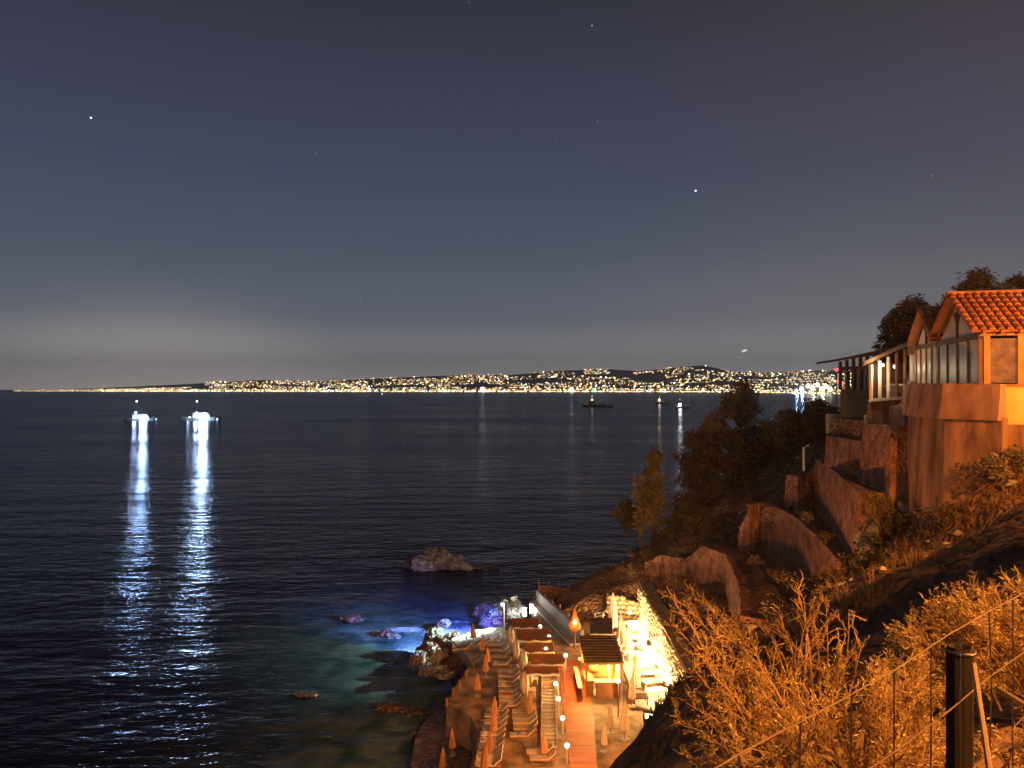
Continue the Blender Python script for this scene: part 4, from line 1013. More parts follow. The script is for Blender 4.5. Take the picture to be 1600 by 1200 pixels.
# side facing the road: windows in timber brightened to carry the lamp glow
for k, (v0, v1) in enumerate(((.42, 1.45), (1.68, 2.9), (3.12, 4.3), (4.5, 5.6))):
    bbox(.05, .08, v0, v1, SILL, HEAD).build('window_pane', darkpane, re)
    f_ = MB()
    for aa, bb in ((v0-.12, v0), (v1, v1+.11)):
        q = [B(-.02, aa, 0), B(-.02, bb, 0), B(.12, bb, 0), B(.12, aa, 0)]; f_.prism([(p.x, p.y) for p in q], E+SILL-.05, E+HEAD+.12)
    f_.build('window_frame', mat('lamplit_timber', (.52, .22, .06), .6, .3, 1.5, .3, 10, dist=.01), re)
bbox(-.04, .14, -.02, 5.8, HEAD+.121, HEAD+.33).build('lintel', mat('lamplit_timber', (.52, .22, .06)), re)
bbox(-.10, .12, .16, .30, SILL-.3, HEAD+.119).build('corner_post', mat('lamplit_timber', (.52, .22, .06)), re)
bbox(-.03, .16, .302, 5.8, SILL-.17, SILL-.052).build('sill', wood, re)
bbox(-.06, .2, .3, 5.8, -4.5, -1.502).build('footing', mat('stained_render', (.25, .135, .09), .95, .6, .9, .9, 3.0, dist=.12, stretch=(1.4, 1.4, .4)), re)  # darker base added where the lamplit patch of the wall above ends
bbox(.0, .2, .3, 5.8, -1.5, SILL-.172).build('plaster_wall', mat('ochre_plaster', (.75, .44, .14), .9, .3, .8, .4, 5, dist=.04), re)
raf = MB().box((0, 0, 0), (.55, .12, .13)).mesh('rafter_end', wood)
for k in range(9):
    o = link('rafter_end', raf, re, B(-.25, .05+k*.68, EAVE-.18)-re.location); o.rotation_euler = (0, 0, RZ+math.pi/2)
# diners' furniture seen through the glass stays dark; white lampshade in the second window
o_ = MB(); o_.box(B(.045, 2.35, .60), (.9, .02, .5), RZ); o_.build('notice_board', white, re)
o_ = MB(); o_.tube(B(.03, 2.2, .85), B(.03, 2.15, 1.9), .05, .09, 6); o_.build('curtain', white, re)
bbox(5.8, 10.2, .17, 2.5, -1, SILL-.15).build('plaster_wall', plaster, re)
bbox(.35, 5.8, .17, 5.5, -1, SILL-.15).build('floor_slab', plaster, re)
bbox(.4, 5.8, 2.5, 2.6, SILL, EAVE-.2).build('inner_wall', mat('inner_wall', (.25, .2, .16), .9, .3), re)
bbox(6.2, 10.1, 1.7, 1.8, SILL, EAVE-.2).build('inner_wall', mat('inner_wall', (.25, .2, .16)), re)
# narrow bright pane by the veranda
bbox(10.3, 11.9, .1, .14, .42, 1.9).build('window_pane', pane, re)
bbox(10.22, 12.0, .0, .3, .25, .419).build('sill', plaster, re); bbox(10.22, 12.0, .0, .2, 1.901, 2.4).build('lintel', wood, re)
bbox(10.22, 12, .05, 1.5, -1.2, .249).build('plaster_wall', plaster, re)
# bowed retaining wall under it
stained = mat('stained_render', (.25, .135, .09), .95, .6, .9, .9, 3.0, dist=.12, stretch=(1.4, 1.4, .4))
bowp = [(20.6, 40.2), (19.8, 38.2), (19.15, 36.0), (18.95, 33.6), (20.25, 31.7)]
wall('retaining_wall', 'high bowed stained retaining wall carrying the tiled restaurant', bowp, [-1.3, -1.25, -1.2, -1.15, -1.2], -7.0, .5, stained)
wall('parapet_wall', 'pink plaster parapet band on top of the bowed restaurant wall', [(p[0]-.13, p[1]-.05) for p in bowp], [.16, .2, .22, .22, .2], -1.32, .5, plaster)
terr = MB(); terr.prism([(20.9, 40.2), (20.1, 38.2), (19.45, 36.0), (19.3, 33.8), (20.5, 32.9), (24, 33.4), (26, 40)], E-6.5, E+.08); tag(terr.build('terrace', concrete), kind='structure')
wall('retaining_wall', 'stained lower wall footing left of the bowed restaurant wall', [(20.9, 42.6), (20.3, 40.6), (19.9, 38.9)], [-1.0, -.9, -.6], -7.5, .5, plaster)
cr_ = MB(); cp = [Vector((18.6, 35.0, E-1.3)), Vector((18.75, 34.2, E-1.45)), Vector((19.0, 33.3, E-1.5)), Vector((19.5, 32.4, E-1.75))]
# veranda with white posts
ve = thing('veranda', 'veranda with white posts and sloping roof projecting over the terraces', 'veranda', (20.6, 42.2, E-.6))
A0 = Vector((19.35, 41.6, 0)); A1 = Vector((22.3, 43.4, 0)); dv = (A1-A0).normalized(); nv = Vector((.40, .92, 0)).normalized()
def vz(t): return E-.62+.12*t
for k in range(5):
    t = .05+k*.225; p = A0.lerp(A1, t); zt = E+1.25+1.0*t
    MB().box((p.x, p.y, (vz(t)+zt)/2), (.13, .13, zt-vz(t)), math.atan2(dv.y, dv.x)).build('post', white if k < 3 else wood, ve)
m_ = MB(); q = [A0-nv*.1, A1-nv*.1, A1+nv*.12, A0+nv*.12]
m_.prism([(p.x, p.y) for p in q], [vz(0)-.1, vz(1)-.1]*1+[vz(1)-.1, vz(0)-.1], [vz(0)+.06, vz(1)+.06, vz(1)+.06, vz(0)+.06]); m_.build('rail', white, ve)
m_ = MB(); a = A0-dv*.5-nv*.35; c = A1+dv*.2-nv*.35; q = [a, c, c+nv*3.5, a+nv*3.5]
m_.prism([(p.x, p.y) for p in q], [E+1.22, E+2.42, E+2.6, E+1.4], [E+1.36, E+2.58, E+2.76, E+1.54]); m_.build('roof', mat('veranda_roof', (.34, .2, .15), .8, .3), ve)
m_ = MB(); m_.prism([(p.x, p.y) for p in (a-nv*.06, c-nv*.06, c-nv*.002, a-nv*.002)], [E+1.28, E+2.48]+[E+2.48, E+1.28], [E+1.44, E+2.66]+[E+2.66, E+1.44]); m_.build('fascia', concrete, ve)
m_ = MB(); q0 = [A0+nv*.02, A1+nv*.02, A1+nv*2.5, A0+nv*2.5]; vs_ = [(p.x, p.y, E-.64) for p in q0]+[(p.x+.35*(1-i_ % 2)*(1 if i_ in (0, 3) else -0), p.y+.3, E-2.0) for i_, p in enumerate(q0)]
m_.raw(vs_, [(0, 1, 5, 4), (1, 2, 6, 5), (2, 3, 7, 6), (3, 0, 4, 7), (3, 2, 1, 0)]); m_.build('curved_base', plaster, ve)
m_ = MB(); m_.prism([(p.x, p.y) for p in (A0+nv*2.4, A1+nv*2.4, A1+nv*2.5, A0+nv*2.5)], E-.6, E+1.5); m_.build('back_wall', darkwood, ve)
for k, t in enumerate((.66, .78, .90)):
    p = A0.lerp(A1, t)+nv*.5
    o = thing('veranda_chair', '%s white chair from the left behind the veranda rail' % ORD[k], 'chair', (p.x, p.y, E-.6), 'white veranda chairs')
    MB().box((0, 0, .42), (.36, .36, .05)).build('seat', white, o, world=False); MB().box((0, .17, .66), (.36, .05, .42)).build('backrest', white, o, world=False)
    for a_ in (-.15, .15):
        for c_ in (-.15, .15): MB().box((a_, c_, .2), (.04, .04, .4)).build('leg', white, o, world=False)
for k, t in enumerate((.62, .86)):
    p = A0.lerp(A1, t)+nv*.9
    o = thing('veranda_table', '%s white clothed table behind the veranda rail' % ('left' if k == 0 else 'right'), 'table', (p.x, p.y, E-.6), 'white veranda tables')
    MB().lathe((0, 0, .72), [(.42, 0), (.44, .04), (.1, .05)], 12).build('table_top', white, o, world=False)
    MB().lathe((0, 0, 0), [(.2, 0), (.05, .06), (.05, .71)], 8).build('leg', white, o, world=False)
vl = A0.lerp(A1, .7)+nv*.9
lamp(ve, (vl.x, vl.y, E+1.15), 60, (1, .85, .6), .12); MB().ball((vl.x, vl.y, E+1.25), .1, 8, 6).build('ceiling_lamp', emit('veranda_bulb', (1, .85, .6), 4.0), ve)
vl = A0.lerp(A1, .3)-nv*.75
MB().box((vl.x, vl.y, E+1.25), (.2, .2, .12)).build('eave_lamp', bulbwarm, ve); lamp(ve, (vl.x, vl.y-.1, E+1.0), 90, (1, .72, .42), .12)  # lamp added here to brighten the posts on the camera side
# dark open pavilion further back
pv = thing('pavilion', 'dark open sided pavilion with a sagging roof behind the veranda', 'pavilion', (26, 57, E-1.5))
a = at(1313, 600, 57); c = at(1390, 600, 52)
rf = [a+Vector((-.4, -.3, 0)), c+Vector((.3, -.3, 0)), c+Vector((2.2, 5, 0)), a+Vector((.2, 5, 0))]
m_ = MB(); m_.prism([(p.x, p.y) for p in rf], [E+2.0, E+2.65, E+2.6, E+1.95], [E+2.16, E+2.85, E+2.8, E+2.11]); m_.build('roof', darkwood, pv)
for k in range(8):
    p = a.lerp(c, k/7); z1 = E+2.0+.65*k/7; MB().box((p.x, p.y, (E-.1+z1)/2), (.18, .18, z1-E+.1), .5).build('post', darkwood, pv)
d2 = Vector((c.x-a.x, c.y-a.y)).normalized(); n2 = Vector((-d2.y, d2.x))
def strip(z0, z1, th, mm, nm):
    A_ = Vector((a.x, a.y)); C_ = Vector((c.x, c.y)); m_ = MB(); m_.prism([A_, C_, C_+n2*th, A_+n2*th], z0, z1); m_.build(nm, mm, pv)
strip(E-4.5, E-.1, 4.0, mat('pavilion_wall', (.10, .075, .055), .9, .3), 'base_wall'); strip(E+1.35, E+1.6, .1, darkwood, 'beam')
for k in range(7):
    p = a.lerp(c, (k+.5)/7)+Vector((n2.x, n2.y, 0))*.4; MB().box((p.x, p.y, E+.62), (.34, .05, 1.4), math.atan2(d2.y, d2.x)).build('blind', mat('blind', (.10, .08, .07), .8, .3), pv)
# stone rubble, chair and pipe on the terrace edge
rub = thing('stone_ruin', 'broken pale stone parapet on the terrace below the pavilion', 'ruin', at(1320, 672, 53))
for k in range(26):
    px = 1300+rnd.random()*55; py = 664-8*math.sin((px-1300)*.08)+rnd.random()*10; p = at(px, py, 52.6-(px-1300)*.1)
    o = link('stone', stone_proto[k % 4], rub, p-rub.location); s = rnd.uniform(.3, .7); o.scale = (s*1.3, s, s); o.rotation_euler = (0, 0, rnd.random()*3)
p = at(1304, 664, 52.5); q = MB(); q.prism([(p.x-.45, p.y), (p.x+.45, p.y), (p.x+.4, p.y+.5), (p.x-.4, p.y+.5)], p.z-.6, p.z+.75); q.build('pillar', concrete, rub)
ch = thing('garden_chair', 'white plastic chair beside the veranda base', 'chair', at(1359, 662, 45))
MB().box((0, 0, .45), (.5, .5, .06)).build('seat', white, ch, world=False); MB().box((.24, 0, .75), (.06, .5, .6), 0, ('Y', .2)).build('backrest', white, ch, world=False)
for a_ in (-.2, .2):
    for c_ in (-.2, .2): MB().box((a_, c_, .21), (.05, .05, .43)).build('leg', white, ch, world=False)
pi_ = [at(1263, 696, 57.2), at(1256, 699, 57.0), at(1256, 736, 57.0)]
q = MB(); q.path(pi_, [.09, .1, .09], 6); tag(q.build('drain_pipe', white), 'pale drain pipe at the left end of the tall terrace wall', 'pipe')
for k, (px, py) in enumerate(((1219, 787), (1230, 791), (1237, 797), (1246, 804))):
    p = onz(px, py, E-9.0); o = thing('flower_pot', '%s dark pot from the left on the middle terrace' % ORD[k], 'pot', p, 'four dark pots on the terrace')
    MB().lathe((0, 0, 0), [(.10, 0), (.17, .3), (.15, .3)], 8).build('pot', steel, o, world=False); MB().ball((0, 0, .34), .13, 6, 4).build('plant', leafdark, o, world=False)

# ------------------------------------------------------------------ trees and scrub
def leaves(mb, c, r, n, size, rg, flat=1.0):
    for _ in range(n):
        d = Vector((rg.gauss(0, 1), rg.gauss(0, 1), rg.gauss(0, 1))).normalized()*(r*rg.random()**.45); d.z *= flat
        p = Vector(c)+d; u = Vector((rg.gauss(0, 1), rg.gauss(0, 1), rg.gauss(0, .6))).normalized(); w = u.orthogonal().normalized()
        s = size*rg.uniform(.6, 1.4); u *= s; w *= s*.55
        mb.raw([p-u*.5, p+w*.5, p+u*.5, p-w*.5], [(0, 1, 2, 3)])
def tree(name, label, base, h, w, shape, mm, seed, clumps=60, per=70, size=.22, trunk=.22, group='trees on the hillside', flat=.8):
    rg = random.Random(seed); o = thing(name, label, 'tree', base, group)
    tr = MB(); cr2 = MB()
    tr.path([(0, 0, -.8), (rg.uniform(-.1, .1)*w, 0, h*.3), (rg.uniform(-.1, .1)*w, 0, h*.6), (0, 0, h*.9)], [trunk, trunk*.8, trunk*.5, trunk*.15], 7)
    for k in range(clumps):
        t = rg.random(); z = h*(.12+.86*t); env = shape(t)*w*.5
        a = rg.random()*6.28; rr = env*rg.random()**.5*rg.uniform(.75, 1.15)
        c = Vector((rr*math.cos(a), rr*math.sin(a), z+rg.uniform(-.2, .2)))
        tr.path([(0, 0, max(.2, z-h*.18)), (c.x*.5, c.y*.5, z-h*.06), c], [trunk*.3, trunk*.18, .015], 4)
        leaves(cr2, c, w*rg.uniform(.10, .2), int(per*rg.uniform(.5, 1.4)), size, rg, flat)
    tr.build('trunk', bark, o, world=False); cr2.build('crown', mm, o, world=False)
    return o
col_ = lambda t: .45+.55*math.sin(math.pi*min(1, t*.9+.1))
rnd_ = lambda t: math.sin(math.pi*(.12+.85*t))
con_ = lambda t: 1.0-.75*t
def gz(px, D): x = (px-800)/F*D; return Vector((x, D, ground(x, D)))
tree('cypress_tree', 'feathery pale tree standing alone at the left end of the slope', at(1022, 838, 78), 8.9, 3.4, lambda t: .9-.55*t, leafpale, 1, 90, 80, .26)
tree('cypress_tree', 'short leafy shoot beside the feathery pale tree, leaning over the sea', at(1000, 835, 77.5), 6.2, 2.2, lambda t: .7-.1*t, leafpale, 2, 40, 70, .26)
tree('eucalyptus_tree', 'tallest grey green tree rising above the waterline by the boats', at(1156, 745, 84), 10.2, 5.6, lambda t: .25 if t < .3 else rnd_((t-.3)/.7), leaf, 3, 110, 80, .3)
tree('pine_tree', 'round dark tree left of the tallest one, lower crown', at(1113, 750, 82), 6.8, 4.2, rnd_, leaf, 4, 70, 80, .3)
tree('pine_tree', 'dark tree between the feathery tree and the tallest one', at(1090, 810, 80), 9.0, 5.0, col_, leafdark, 5, 90, 80, .3)
tree('pine_tree', 'black wide tree below the tallest one', at(1150, 790, 79), 7.5, 7.0, col_, leafdark, 6, 110, 80, .32)
tree('pine_tree', 'low dark tree on the slope edge right of the tallest one', at(1205, 735, 84), 5.0, 7.0, rnd_, leafdark, 7, 90, 80, .32)
tree('pine_tree', 'olive tinted tree above the left end of the tall terrace wall', at(1235, 712, 78), 4.4, 5.5, rnd_, leaf, 8, 80, 80, .3)
tree('pine_tree', 'dim bushy tree at the foot of the brown slope under the pavilion', at(1280, 690, 74), 3.8, 5.5, rnd_, leafdark, 9, 80, 80, .3)
tree('bush_tree', 'dark round bush at the far left tip of the slope', at(980, 826, 82), 2.8, 3.4, rnd_, leafdark, 10, 40, 70, .26)
tree('bush_tree', 'brown scrubby bush between the feathery tree and the black trees', at(1066, 830, 76), 3.6, 3.6, rnd_, scrub, 12, 50, 70, .26)
tree('pine_tree', 'dark tree behind the veranda and the second gable', at(1425, 560, 60)+Vector((0, 0, -1.5)), 6.2, 4.6, rnd_, leafdark, 13, 110, 90, .26)
tree('pine_tree', 'smaller dark tree at the left of the pair behind the veranda', at(1400, 560, 62)+Vector((0, 0, -1.5)), 5.2, 3.6, rnd_, leafdark, 14, 70, 90, .26)
tree('pine_tree', 'broad dark tree crown just above the tiled ridge', at(1528, 560, 52)+Vector((0, 0, -1)), 6.7, 5.2, lambda t: rnd_(t)*1.1, leafdark, 15, 130, 90, .26)
tree('pine_tree', 'dark tree crown at the right edge above the tiled roof', at(1592, 560, 54)+Vector((0, 0, -1)), 6.6, 5.6, rnd_, leafdark, 16, 110, 90, .26)
# scrub bushes on the slope
sv = []
for k in range(4):
    rg = random.Random(60+k); a_ = MB(); b_3 = MB()
    for q in range(14):
        c = Vector((rg.gauss(0, .4), rg.gauss(0, .4), .25+rg.random()*.6)); a_.path([(0, 0, -.2), c*.6, c], [.03, .02, .008], 3); leaves(b_3, c, .28, 40, .14, rg)
    sv.append((a_.mesh('stem', bark), b_3.mesh('foliage', (scrub, leaf, straw, scrub)[k])))
for k in range(64):
    if k < 40:
        t = rnd.random(); px = rnd.uniform(1150, 1590); D = rnd.uniform(24, 40); x = (px-800)/F*D
        if (x > D*.5 and D > 36) or (px > 1400 and D < 31) or rnd.random() < .3: continue
    else:
        D = rnd.uniform(64, 84); px = rnd.uniform(960, 1180); x = (px-800)/F*D
    z = ground(x, D)
    if z < 1.5 or (D > 41 and D < 63): continue
    o = thing('scrub_bush', ('low %s bush on the %s' % (('brown leafy', 'olive', 'straw coloured', 'dark')[k % 4], ('far slope below the round left bush' if px < 1040 else 'far slope below the black trees') if k >= 40 else ('slope below the stony bank' if px < 1300 else 'slope under the bowed plaster wall' if D > 31 else 'dark near slope above the wire fence'))), 'bush', (x, D, z-.05), 'scrub bushes on the hillside', rnd.random()*6)
    s = rnd.uniform(.6, 1.5); o.scale = (s, s, s*.9)
    v = sv[k % 4]; link('stem', v[0], o); link('foliage', v[1], o)
for k, (px, py, D, sc_, lab) in enumerate(((1590, 735, 30.4, .9, 'bush at the right edge under the glowing ochre wall'), (1556, 745, 30.6, .9, 'bush at the right foot of the bowed wall'),
        (1290, 845, 40.5, .5, 'small weed clump on the middle terrace near its lower end'), (1262, 812, 46, .5, 'small weed clump on the middle terrace by the tall wall foot'), (1215, 905, 46, .6, 'weed clump on the lowest terrace by the curved wall foot'), (1180, 880, 54, .6, 'weed clump on the lowest terrace at the bend of the curved wall'), (1330, 735, 45, .5, 'weed clump under the top terrace wall'), (1370, 800, 38.4, .9, 'bush growing over the stony bank'), (1398, 835, 37.6, 1.0, 'bush between the stony bank and the bowed wall'))):
    p = at(px, py, D); o = thing('scrub_bush', lab, 'bush', (p.x, p.y, max(p.z, ground(p.x, p.y))-.1), 'scrub bushes on the hillside', k*1.3)
    o.scale = (sc_, sc_, sc_*1.2); v = sv[k % 2]; link('stem', v[0], o); link('foliage', v[1], o)
for k, (px, py, D) in enumerate(((1394, 841, 37), (1450, 812, 35), (1504, 786, 34), (1525, 772, 33.5), (1566, 676, 31.6), (1577, 674, 31.4), (1580, 738, 32), (1470, 745, 34))):
    p = at(px, py, D); p.z = max(p.z, 0); p2 = Vector((p.x, p.y, ground(p.x, p.y)+.12))
    o = link('slope_stone', stone_proto[k % 4], None, p2); s = rnd.uniform(.4, .75); o.scale = (s*1.3, s, s*.7)
    tag(o, '%s pale stone from the left scattered on the lit slope' % ORD[k], 'stone', 'pale stones scattered on the slope')
# dry grass over the slope
gr = MB(); rg = random.Random(5); gx = []; gy = []
while len(gx) < 2600:
    D = rg.uniform(15, 44)**1.0; px = rg.uniform(980, 1640); x = (px-800)/F*D
    
    if mnoise.noise(Vector((x*.3, D*.3, 7))) < .08 or (px > 1440 and D < 30): continue
    gx.append(x); gy.append(D)
gzv = hill_z(gx, gy)
for x, y, z in zip(gx, gy, gzv):
    if z < 6 or z > E-1.9: continue
    nz = mnoise.fractal(Vector((x*.35, y*.35, z*.2)), 1, 2, 4)*.55+mnoise.noise(Vector((x*1.6, y*1.6, 3)))*.13
    for _ in range(4):
        a = rg.random()*6.28; hgt = rg.uniform(.15, .45); w = .012+.0006*y
        b0 = Vector((x+rg.uniform(-.12, .12), y+rg.uniform(-.12, .12), z+nz*min(1, max(0, (E-1.9-z)/2))-.05)); side = Vector((math.cos(a), math.sin(a), 0))*w
        tip = b0+Vector((rg.gauss(0, .12), rg.gauss(0, .12), hgt))
        gr.raw([b0-side, b0+side, tip], [(0, 1, 2)])
tag(gr.build('dry_grass', straw), 'thin dry grass scattered over the hillside', 'grass', kind='stuff')

rb_ = MB(); rg = random.Random(9); RP = [[tuple(v.co) for v in m.vertices] for m in [rock_mesh('pebble', (.5, .5, .4), 70+i, rockm, 1) for i in range(3)]]
RF = [tuple(p.vertices) for p in bpy.data.meshes['pebble'].polygons]
qx = []; qy = []
for _ in range(900):
    D = rg.uniform(17, 84); px = rg.uniform(940, 1560); x = (px-800)/F*D
    if (x < 12.6 and 42 < D < 70) or (40 < D < 62): continue
    qx.append(x); qy.append(D)
for x, y, z in zip(qx, qy, hill_z(qx, qy)):
    if z < .5 or z > E-2 or y < 22: continue
    s_ = rg.uniform(.12, .5)*(1.5 if rg.random() < .12 else .8); a = rg.random()*6.28; nz = mnoise.fractal(Vector((x*.35, y*.35, z*.2)), 1, 2, 4)*.55
    rb_.raw([(x+s_*(v[0]*math.cos(a)-v[1]*math.sin(a)), y+s_*(v[0]*math.sin(a)+v[1]*math.cos(a)), z+nz*min(1, max(0, (E-1.9-z)/2))+s_*v[2]*.7) for v in RP[rg.randrange(3)]], RF)
tag(rb_.build('slope_rubble', mat('rubble', (.46, .36, .25))), 'small loose rubble scattered over the hillside', 'rubble', kind='stuff')

# foreground shrubs -----------------------------------------------------------
def shrub(label, base, targets, seed, sub=9, subsub=6, curl=.25, leafn=1, rad=.011, leafsz=.035, spread=.22):
    """main stems run from the base to each target; twigs fork off along them"""
    rg = random.Random(seed); o = thing('dry_shrub', label, 'shrub', base, 'dry shrubs beyond the fence')
    st_ = MB(); tw = MB(); lf = MB(); b0 = Vector((0, 0, 0))
    def curve(p, q, bend, n):
        mid = (p+q)/2+bend
        return [p*((1-t)**2)+mid*(2*t*(1-t))+q*(t*t) for t in [i/n for i in range(n+1)]]
    def rv(s): return Vector((rg.gauss(0, s), rg.gauss(0, s), rg.gauss(0, s)))
    for tg_ in targets:
        tgt = Vector(tg_)-Vector(base); Ln = tgt.length
        pts = curve(b0+rv(.06), tgt, rv(Ln*.10)+Vector((0, 0, Ln*.05)), 7)
        st_.path(pts, [rad*(1-.8*i/7) for i in range(8)], 5)
        for k in range(sub):
            t = .22+.78*(k+rg.random())/sub; i = min(6, int(t*7)); p = pts[i].lerp(pts[i+1], t*7-i) if i < 7 else pts[-1]
            d = (pts[i+1]-pts[i]).normalized(); dirn = (d*1.0+rv(.55)+Vector((0, 0, .25))).normalized()
            l = Ln*spread*rg.uniform(.6, 1.3)*(1.15-t*.5); q = p+dirn*l
            sp = curve(p, q, rv(l*.18), 4); tw.path(sp, [rad*.42*(1-.7*j/4) for j in range(5)], 4)
            for s in range(subsub):
                tt = .15+.85*(s+rg.random())/subsub; j = min(3, int(tt*4)); pp_ = sp[j].lerp(sp[j+1], tt*4-j)
                d2_ = ((sp[j+1]-sp[j]).normalized()+rv(.55)+Vector((0, 0, .2))).normalized(); l2 = l*rg.uniform(.22, .5)
                e = curve(pp_, pp_+d2_*l2, rv(l2*curl), 2); tw.path(e, [rad*.27, rad*.22, rad*.1], 3)
                for _ in range(leafn):
                    c = e[1].lerp(e[2], rg.random())+rv(.006); u = (d2_+rv(.5)).normalized(); w = u.orthogonal().normalized(); z_ = leafsz*rg.uniform(.6, 1.4)
                    lf.raw([c, c+u*z_*.5+w*z_*.13, c+u*z_, c+u*z_*.5-w*z_*.13], [(0, 1, 2, 3)])
    st_.build('stem', twig, o, world=False); tw.build('twigs', twig, o, world=False); lf.build('leaves', leafdry, o, world=False)
    tag(o.children[1], kind='stuff'); tag(o.children[2], kind='stuff')
    return o
def fan(cx, cy, D, rx, ry, n, seed, dj=.5, upper=True):
    rg = random.Random(seed); r = []
    for i in range(n):
        a = rg.uniform(math.radians(-5), math.radians(185)) if upper else rg.random()*6.28; k = rg.uniform(.55, 1.0)
        r.append(at(cx+rx*k*math.cos(a), cy-ry*k*math.sin(a), D+rg.uniform(-dj, dj)))
    return r
bA = at(1265, 1215, 4.7)
tA = [at(x, y, 4.6+d) for x, y, d in ((1068, 945, .2), (1075, 968, -.1), (1092, 940, .3), (1110, 985, .1), (1062, 985, -.2), (1130, 970, .2), (1100, 1010, -.2), (1150, 1000, .1), (1128, 1040, .2), (1085, 1050, 0), (1060, 1090, -.2), (1055, 1130, .1), (1075, 1165, .2), (1110, 1100, -.3), (1160, 1060, .2), (1050, 1070, .1), (1090, 1190, -.1), (1140, 1140, .3), (1180, 1090, 0), (1120, 1175, .2))]
shrub('dry feathery shrub fanning left towards the glowing beach bar', bA, tA, 21, 13, 9, spread=.19, leafsz=.022, curl=.45)
tB = [at(x, y, 4.9+d) for x, y, d in ((1243, 912, 0), (1256, 935, .1), (1290, 930, .2), (1268, 950, -.1), (1300, 958, .1), (1326, 955, .2), (1222, 975, -.1), (1195, 982, .1), (1310, 1000, 0), (1275, 985, .1), (1212, 1010, .1), (1345, 1010, .1))]
shrub('tall spindly bare shrub with upright curling twigs', at(1262, 1180, 5.0), tB, 22, 10, 5, curl=.5, leafn=0, spread=.17)
shrub('dense leafy shrub mound behind the wire fence', at(1330, 1240, 4.3), fan(1330, 1190, 4.4, 165, 165, 30, 23), 23, 11, 7, leafn=1, curl=.4, spread=.26, leafsz=.03)
shrub('low dense shrub left of the wooden post', at(1425, 1210, 4.6), fan(1425, 1180, 4.7, 95, 150, 24, 24), 24, 11, 7, leafn=1, curl=.4, spread=.26, leafsz=.03)
shrub('brightest rounded shrub behind the wooden post, lit from above', at(1490, 1110, 6.3), fan(1490, 1060, 6.3, 125, 150, 52, 25, .6), 25, 12, 8, leafn=2, spread=.24, leafsz=.04)
shrub('shrub at the right edge above the top wire', at(1610, 1100, 6.0), fan(1600, 1060, 6.0, 100, 165, 34, 26, .5), 26, 12, 7, leafn=2, spread=.24, leafsz=.04)
shrub('sparse low shrub at the foot of the fence right of the wooden post', at(1590, 1235, 3.9), fan(1585, 1200, 3.9, 90, 95, 12, 28, .25), 28, 8, 5, leafn=1, spread=.22, rad=.007)
shrub('short shrub low in front at the bottom of the fence wires', at(1185, 1260, 4.2), fan(1190, 1230, 4.2, 120, 120, 20, 27), 27, 11, 7, leafn=1, curl=.4, spread=.26)

# fence -----------------------------------------------------------------------
fd = Vector((1.128, 1.0, 0)).normalized(); fq = Vector((2.013, 3.02, 0))
def fp(s, z): return fq+fd*s+Vector((0, 0, E+z))
fe = thing('wire_fence', 'rusty wire fence with a thick wooden post in the near corner', 'fence', (1.5, 2.56, E-1.75))
for z, sg in ((-.802, 0), (-1.036, .01), (-1.30, 0), (-1.52, .01)):
    pts = [fp(-2.8+k*.4, z+.008*math.sin(k*1.7+z*9)) for k in range(19)]
    MB().path([p+Vector((rnd.uniform(-.004, .004), 0, rnd.uniform(-.006, .006))) for p in pts], [.0026]*19, 6).build('wire', wire, fe)
for k in range(15):
    s = -2.3+k*.27; MB().path([fp(s, -.80), fp(s+rnd.uniform(-.02, .03), -1.05), fp(s+rnd.uniform(-.02, .02), -1.3), fp(s+.004, -1.62)], [.003]*4, 4).build('upright_wire', steel, fe)
s0 = -.62; pc = fp(s0, 0)+Vector((.03, .10, 0))
MB().lathe((pc.x, pc.y, E-2.6), [(.042, 0), (.041, .9), (.043, 1.6), (.043, 1.672), (.036, 1.69), (.02, 1.68)], 18, .03).build('post', greywood, fe, smooth=False)
MB().path([Vector((pc.x+.046*math.cos(t), pc.y+.046*math.sin(t), E-.925)) for t in np.linspace(0, 6.28, 15)], [.006]*15, 5).build('wire_loop', steel, fe)
a = at(1521, 1036, 2.52); c = at(1548, 1215, 2.42); MB().tube(a, c+(c-a)*.8, .008, .011, 6).build('stay_rod', mat('painted_rod', (.5, .3, .16), .5, .2, 3, .1, 20, dist=.003), fe)
a = at(1557, 1074, 2.75); c = at(1612, 1108, 2.7); MB().tube(a, c, .009, .012, 6).build('brace_rod', wire, fe)

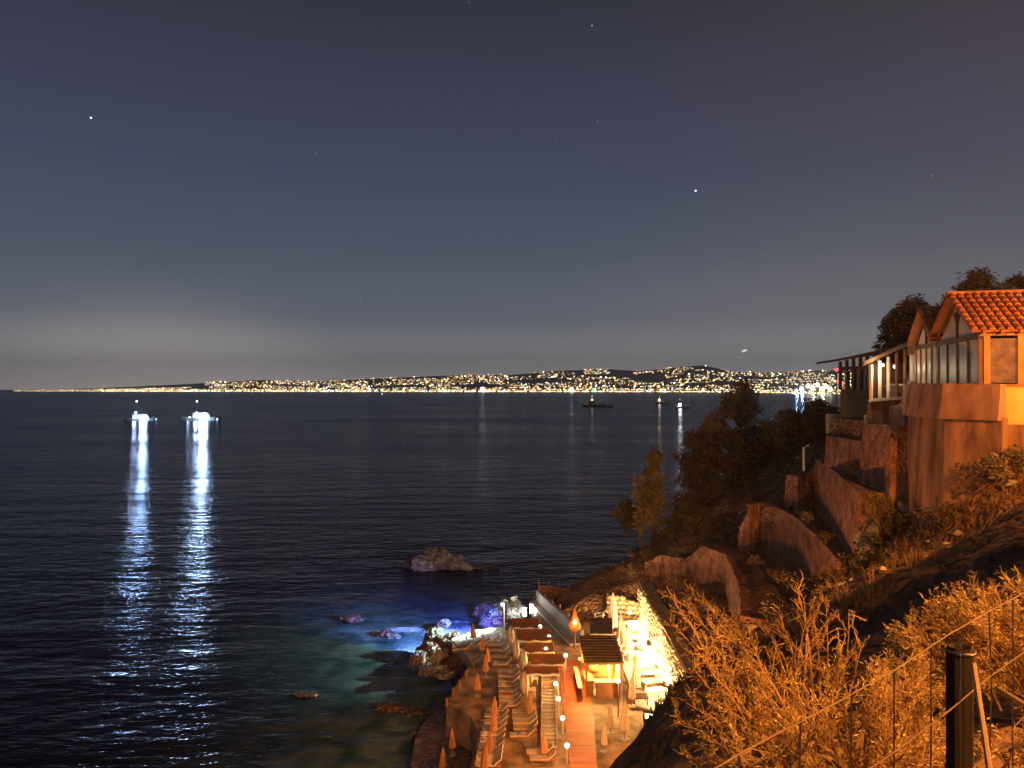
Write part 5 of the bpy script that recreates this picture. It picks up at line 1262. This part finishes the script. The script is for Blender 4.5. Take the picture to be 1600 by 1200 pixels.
# street lamps on the road behind the camera --------------------------------------
def street_lamp(label, p, power, head=(1.0, 0, 0), colour=SODIUM):
    z0 = p[2]; o = thing('street_lamp', label, 'street lamp', (p[0], p[1], z0), 'street lamps along the road')
    hx = p[0]+head[0]; hy = p[1]+head[1]; hz = z0+head[2]
    MB().path([(p[0], p[1], z0), (p[0], p[1], hz-.8), (p[0]+head[0]*.4, p[1]+head[1]*.4, hz-.1), (hx, hy, hz)], [.09, .07, .05, .04], 8).build('pole', steel, o, smooth=True)
    hd_ = MB().box((hx, hy, hz+.02), (.5, .26, .12)).build('lamp_head', steel, o)
    MB().box((hx-p[0], hy-p[1], hz-z0-.06), (.36, .2, .05)).build('lens', emit('sodium_lens', (1.0, .42, .08), 18.0), hd_, world=False)
    lamp(o, (hx, hy, hz-.35), power, colour, .2)
street_lamp('sodium street lamp on the pavement beside the viewer', (5.2, -1.6, E-1.62), 4000, (-1.2, .3, 5.6), (1.0, .42, .085))
street_lamp('sodium street lamp on the road bend by the restaurant', (26.2, 27.2, E-1.5), 5200, (-1.0, .3, 4.6))
street_lamp('sodium street lamp further along the road, taller', (18.2, 7.4, E-1.62), 32000, (-1.4, .9, 6.6))
pt_ = MB(); pl_ = [(4.9, 6.6), (21.0, 22.8), (21.2, 22.6), (5.1, 6.4)]  # unseen wall added to keep lamp light off the near slope
pt_.prism(pl_, E-2.2, E-.55); tag(pt_.build('parapet_wall', concrete), 'low unseen parapet added along the road to shade the slope', 'wall')

# ------------------------------------------------------------------ night haze over the bay
hz = MB(); hz.box((0, 5200, 181), (23000, 11000, 430))
hm = bpy.data.materials.new('haze'); hm.use_nodes = True
ht = hm.node_tree; ht.nodes.clear()
ho = ht.nodes.new('ShaderNodeOutputMaterial'); hv = ht.nodes.new('ShaderNodeVolumePrincipled')
hv.inputs['Density'].default_value = 1.2e-4; hv.inputs['Color'].default_value = (.92, .93, .96, 1); hv.inputs['Anisotropy'].default_value = 0.2
ht.links.new(hv.outputs[0], ho.inputs['Volume'])
tag(hz.build('haze', hm), kind='stuff')
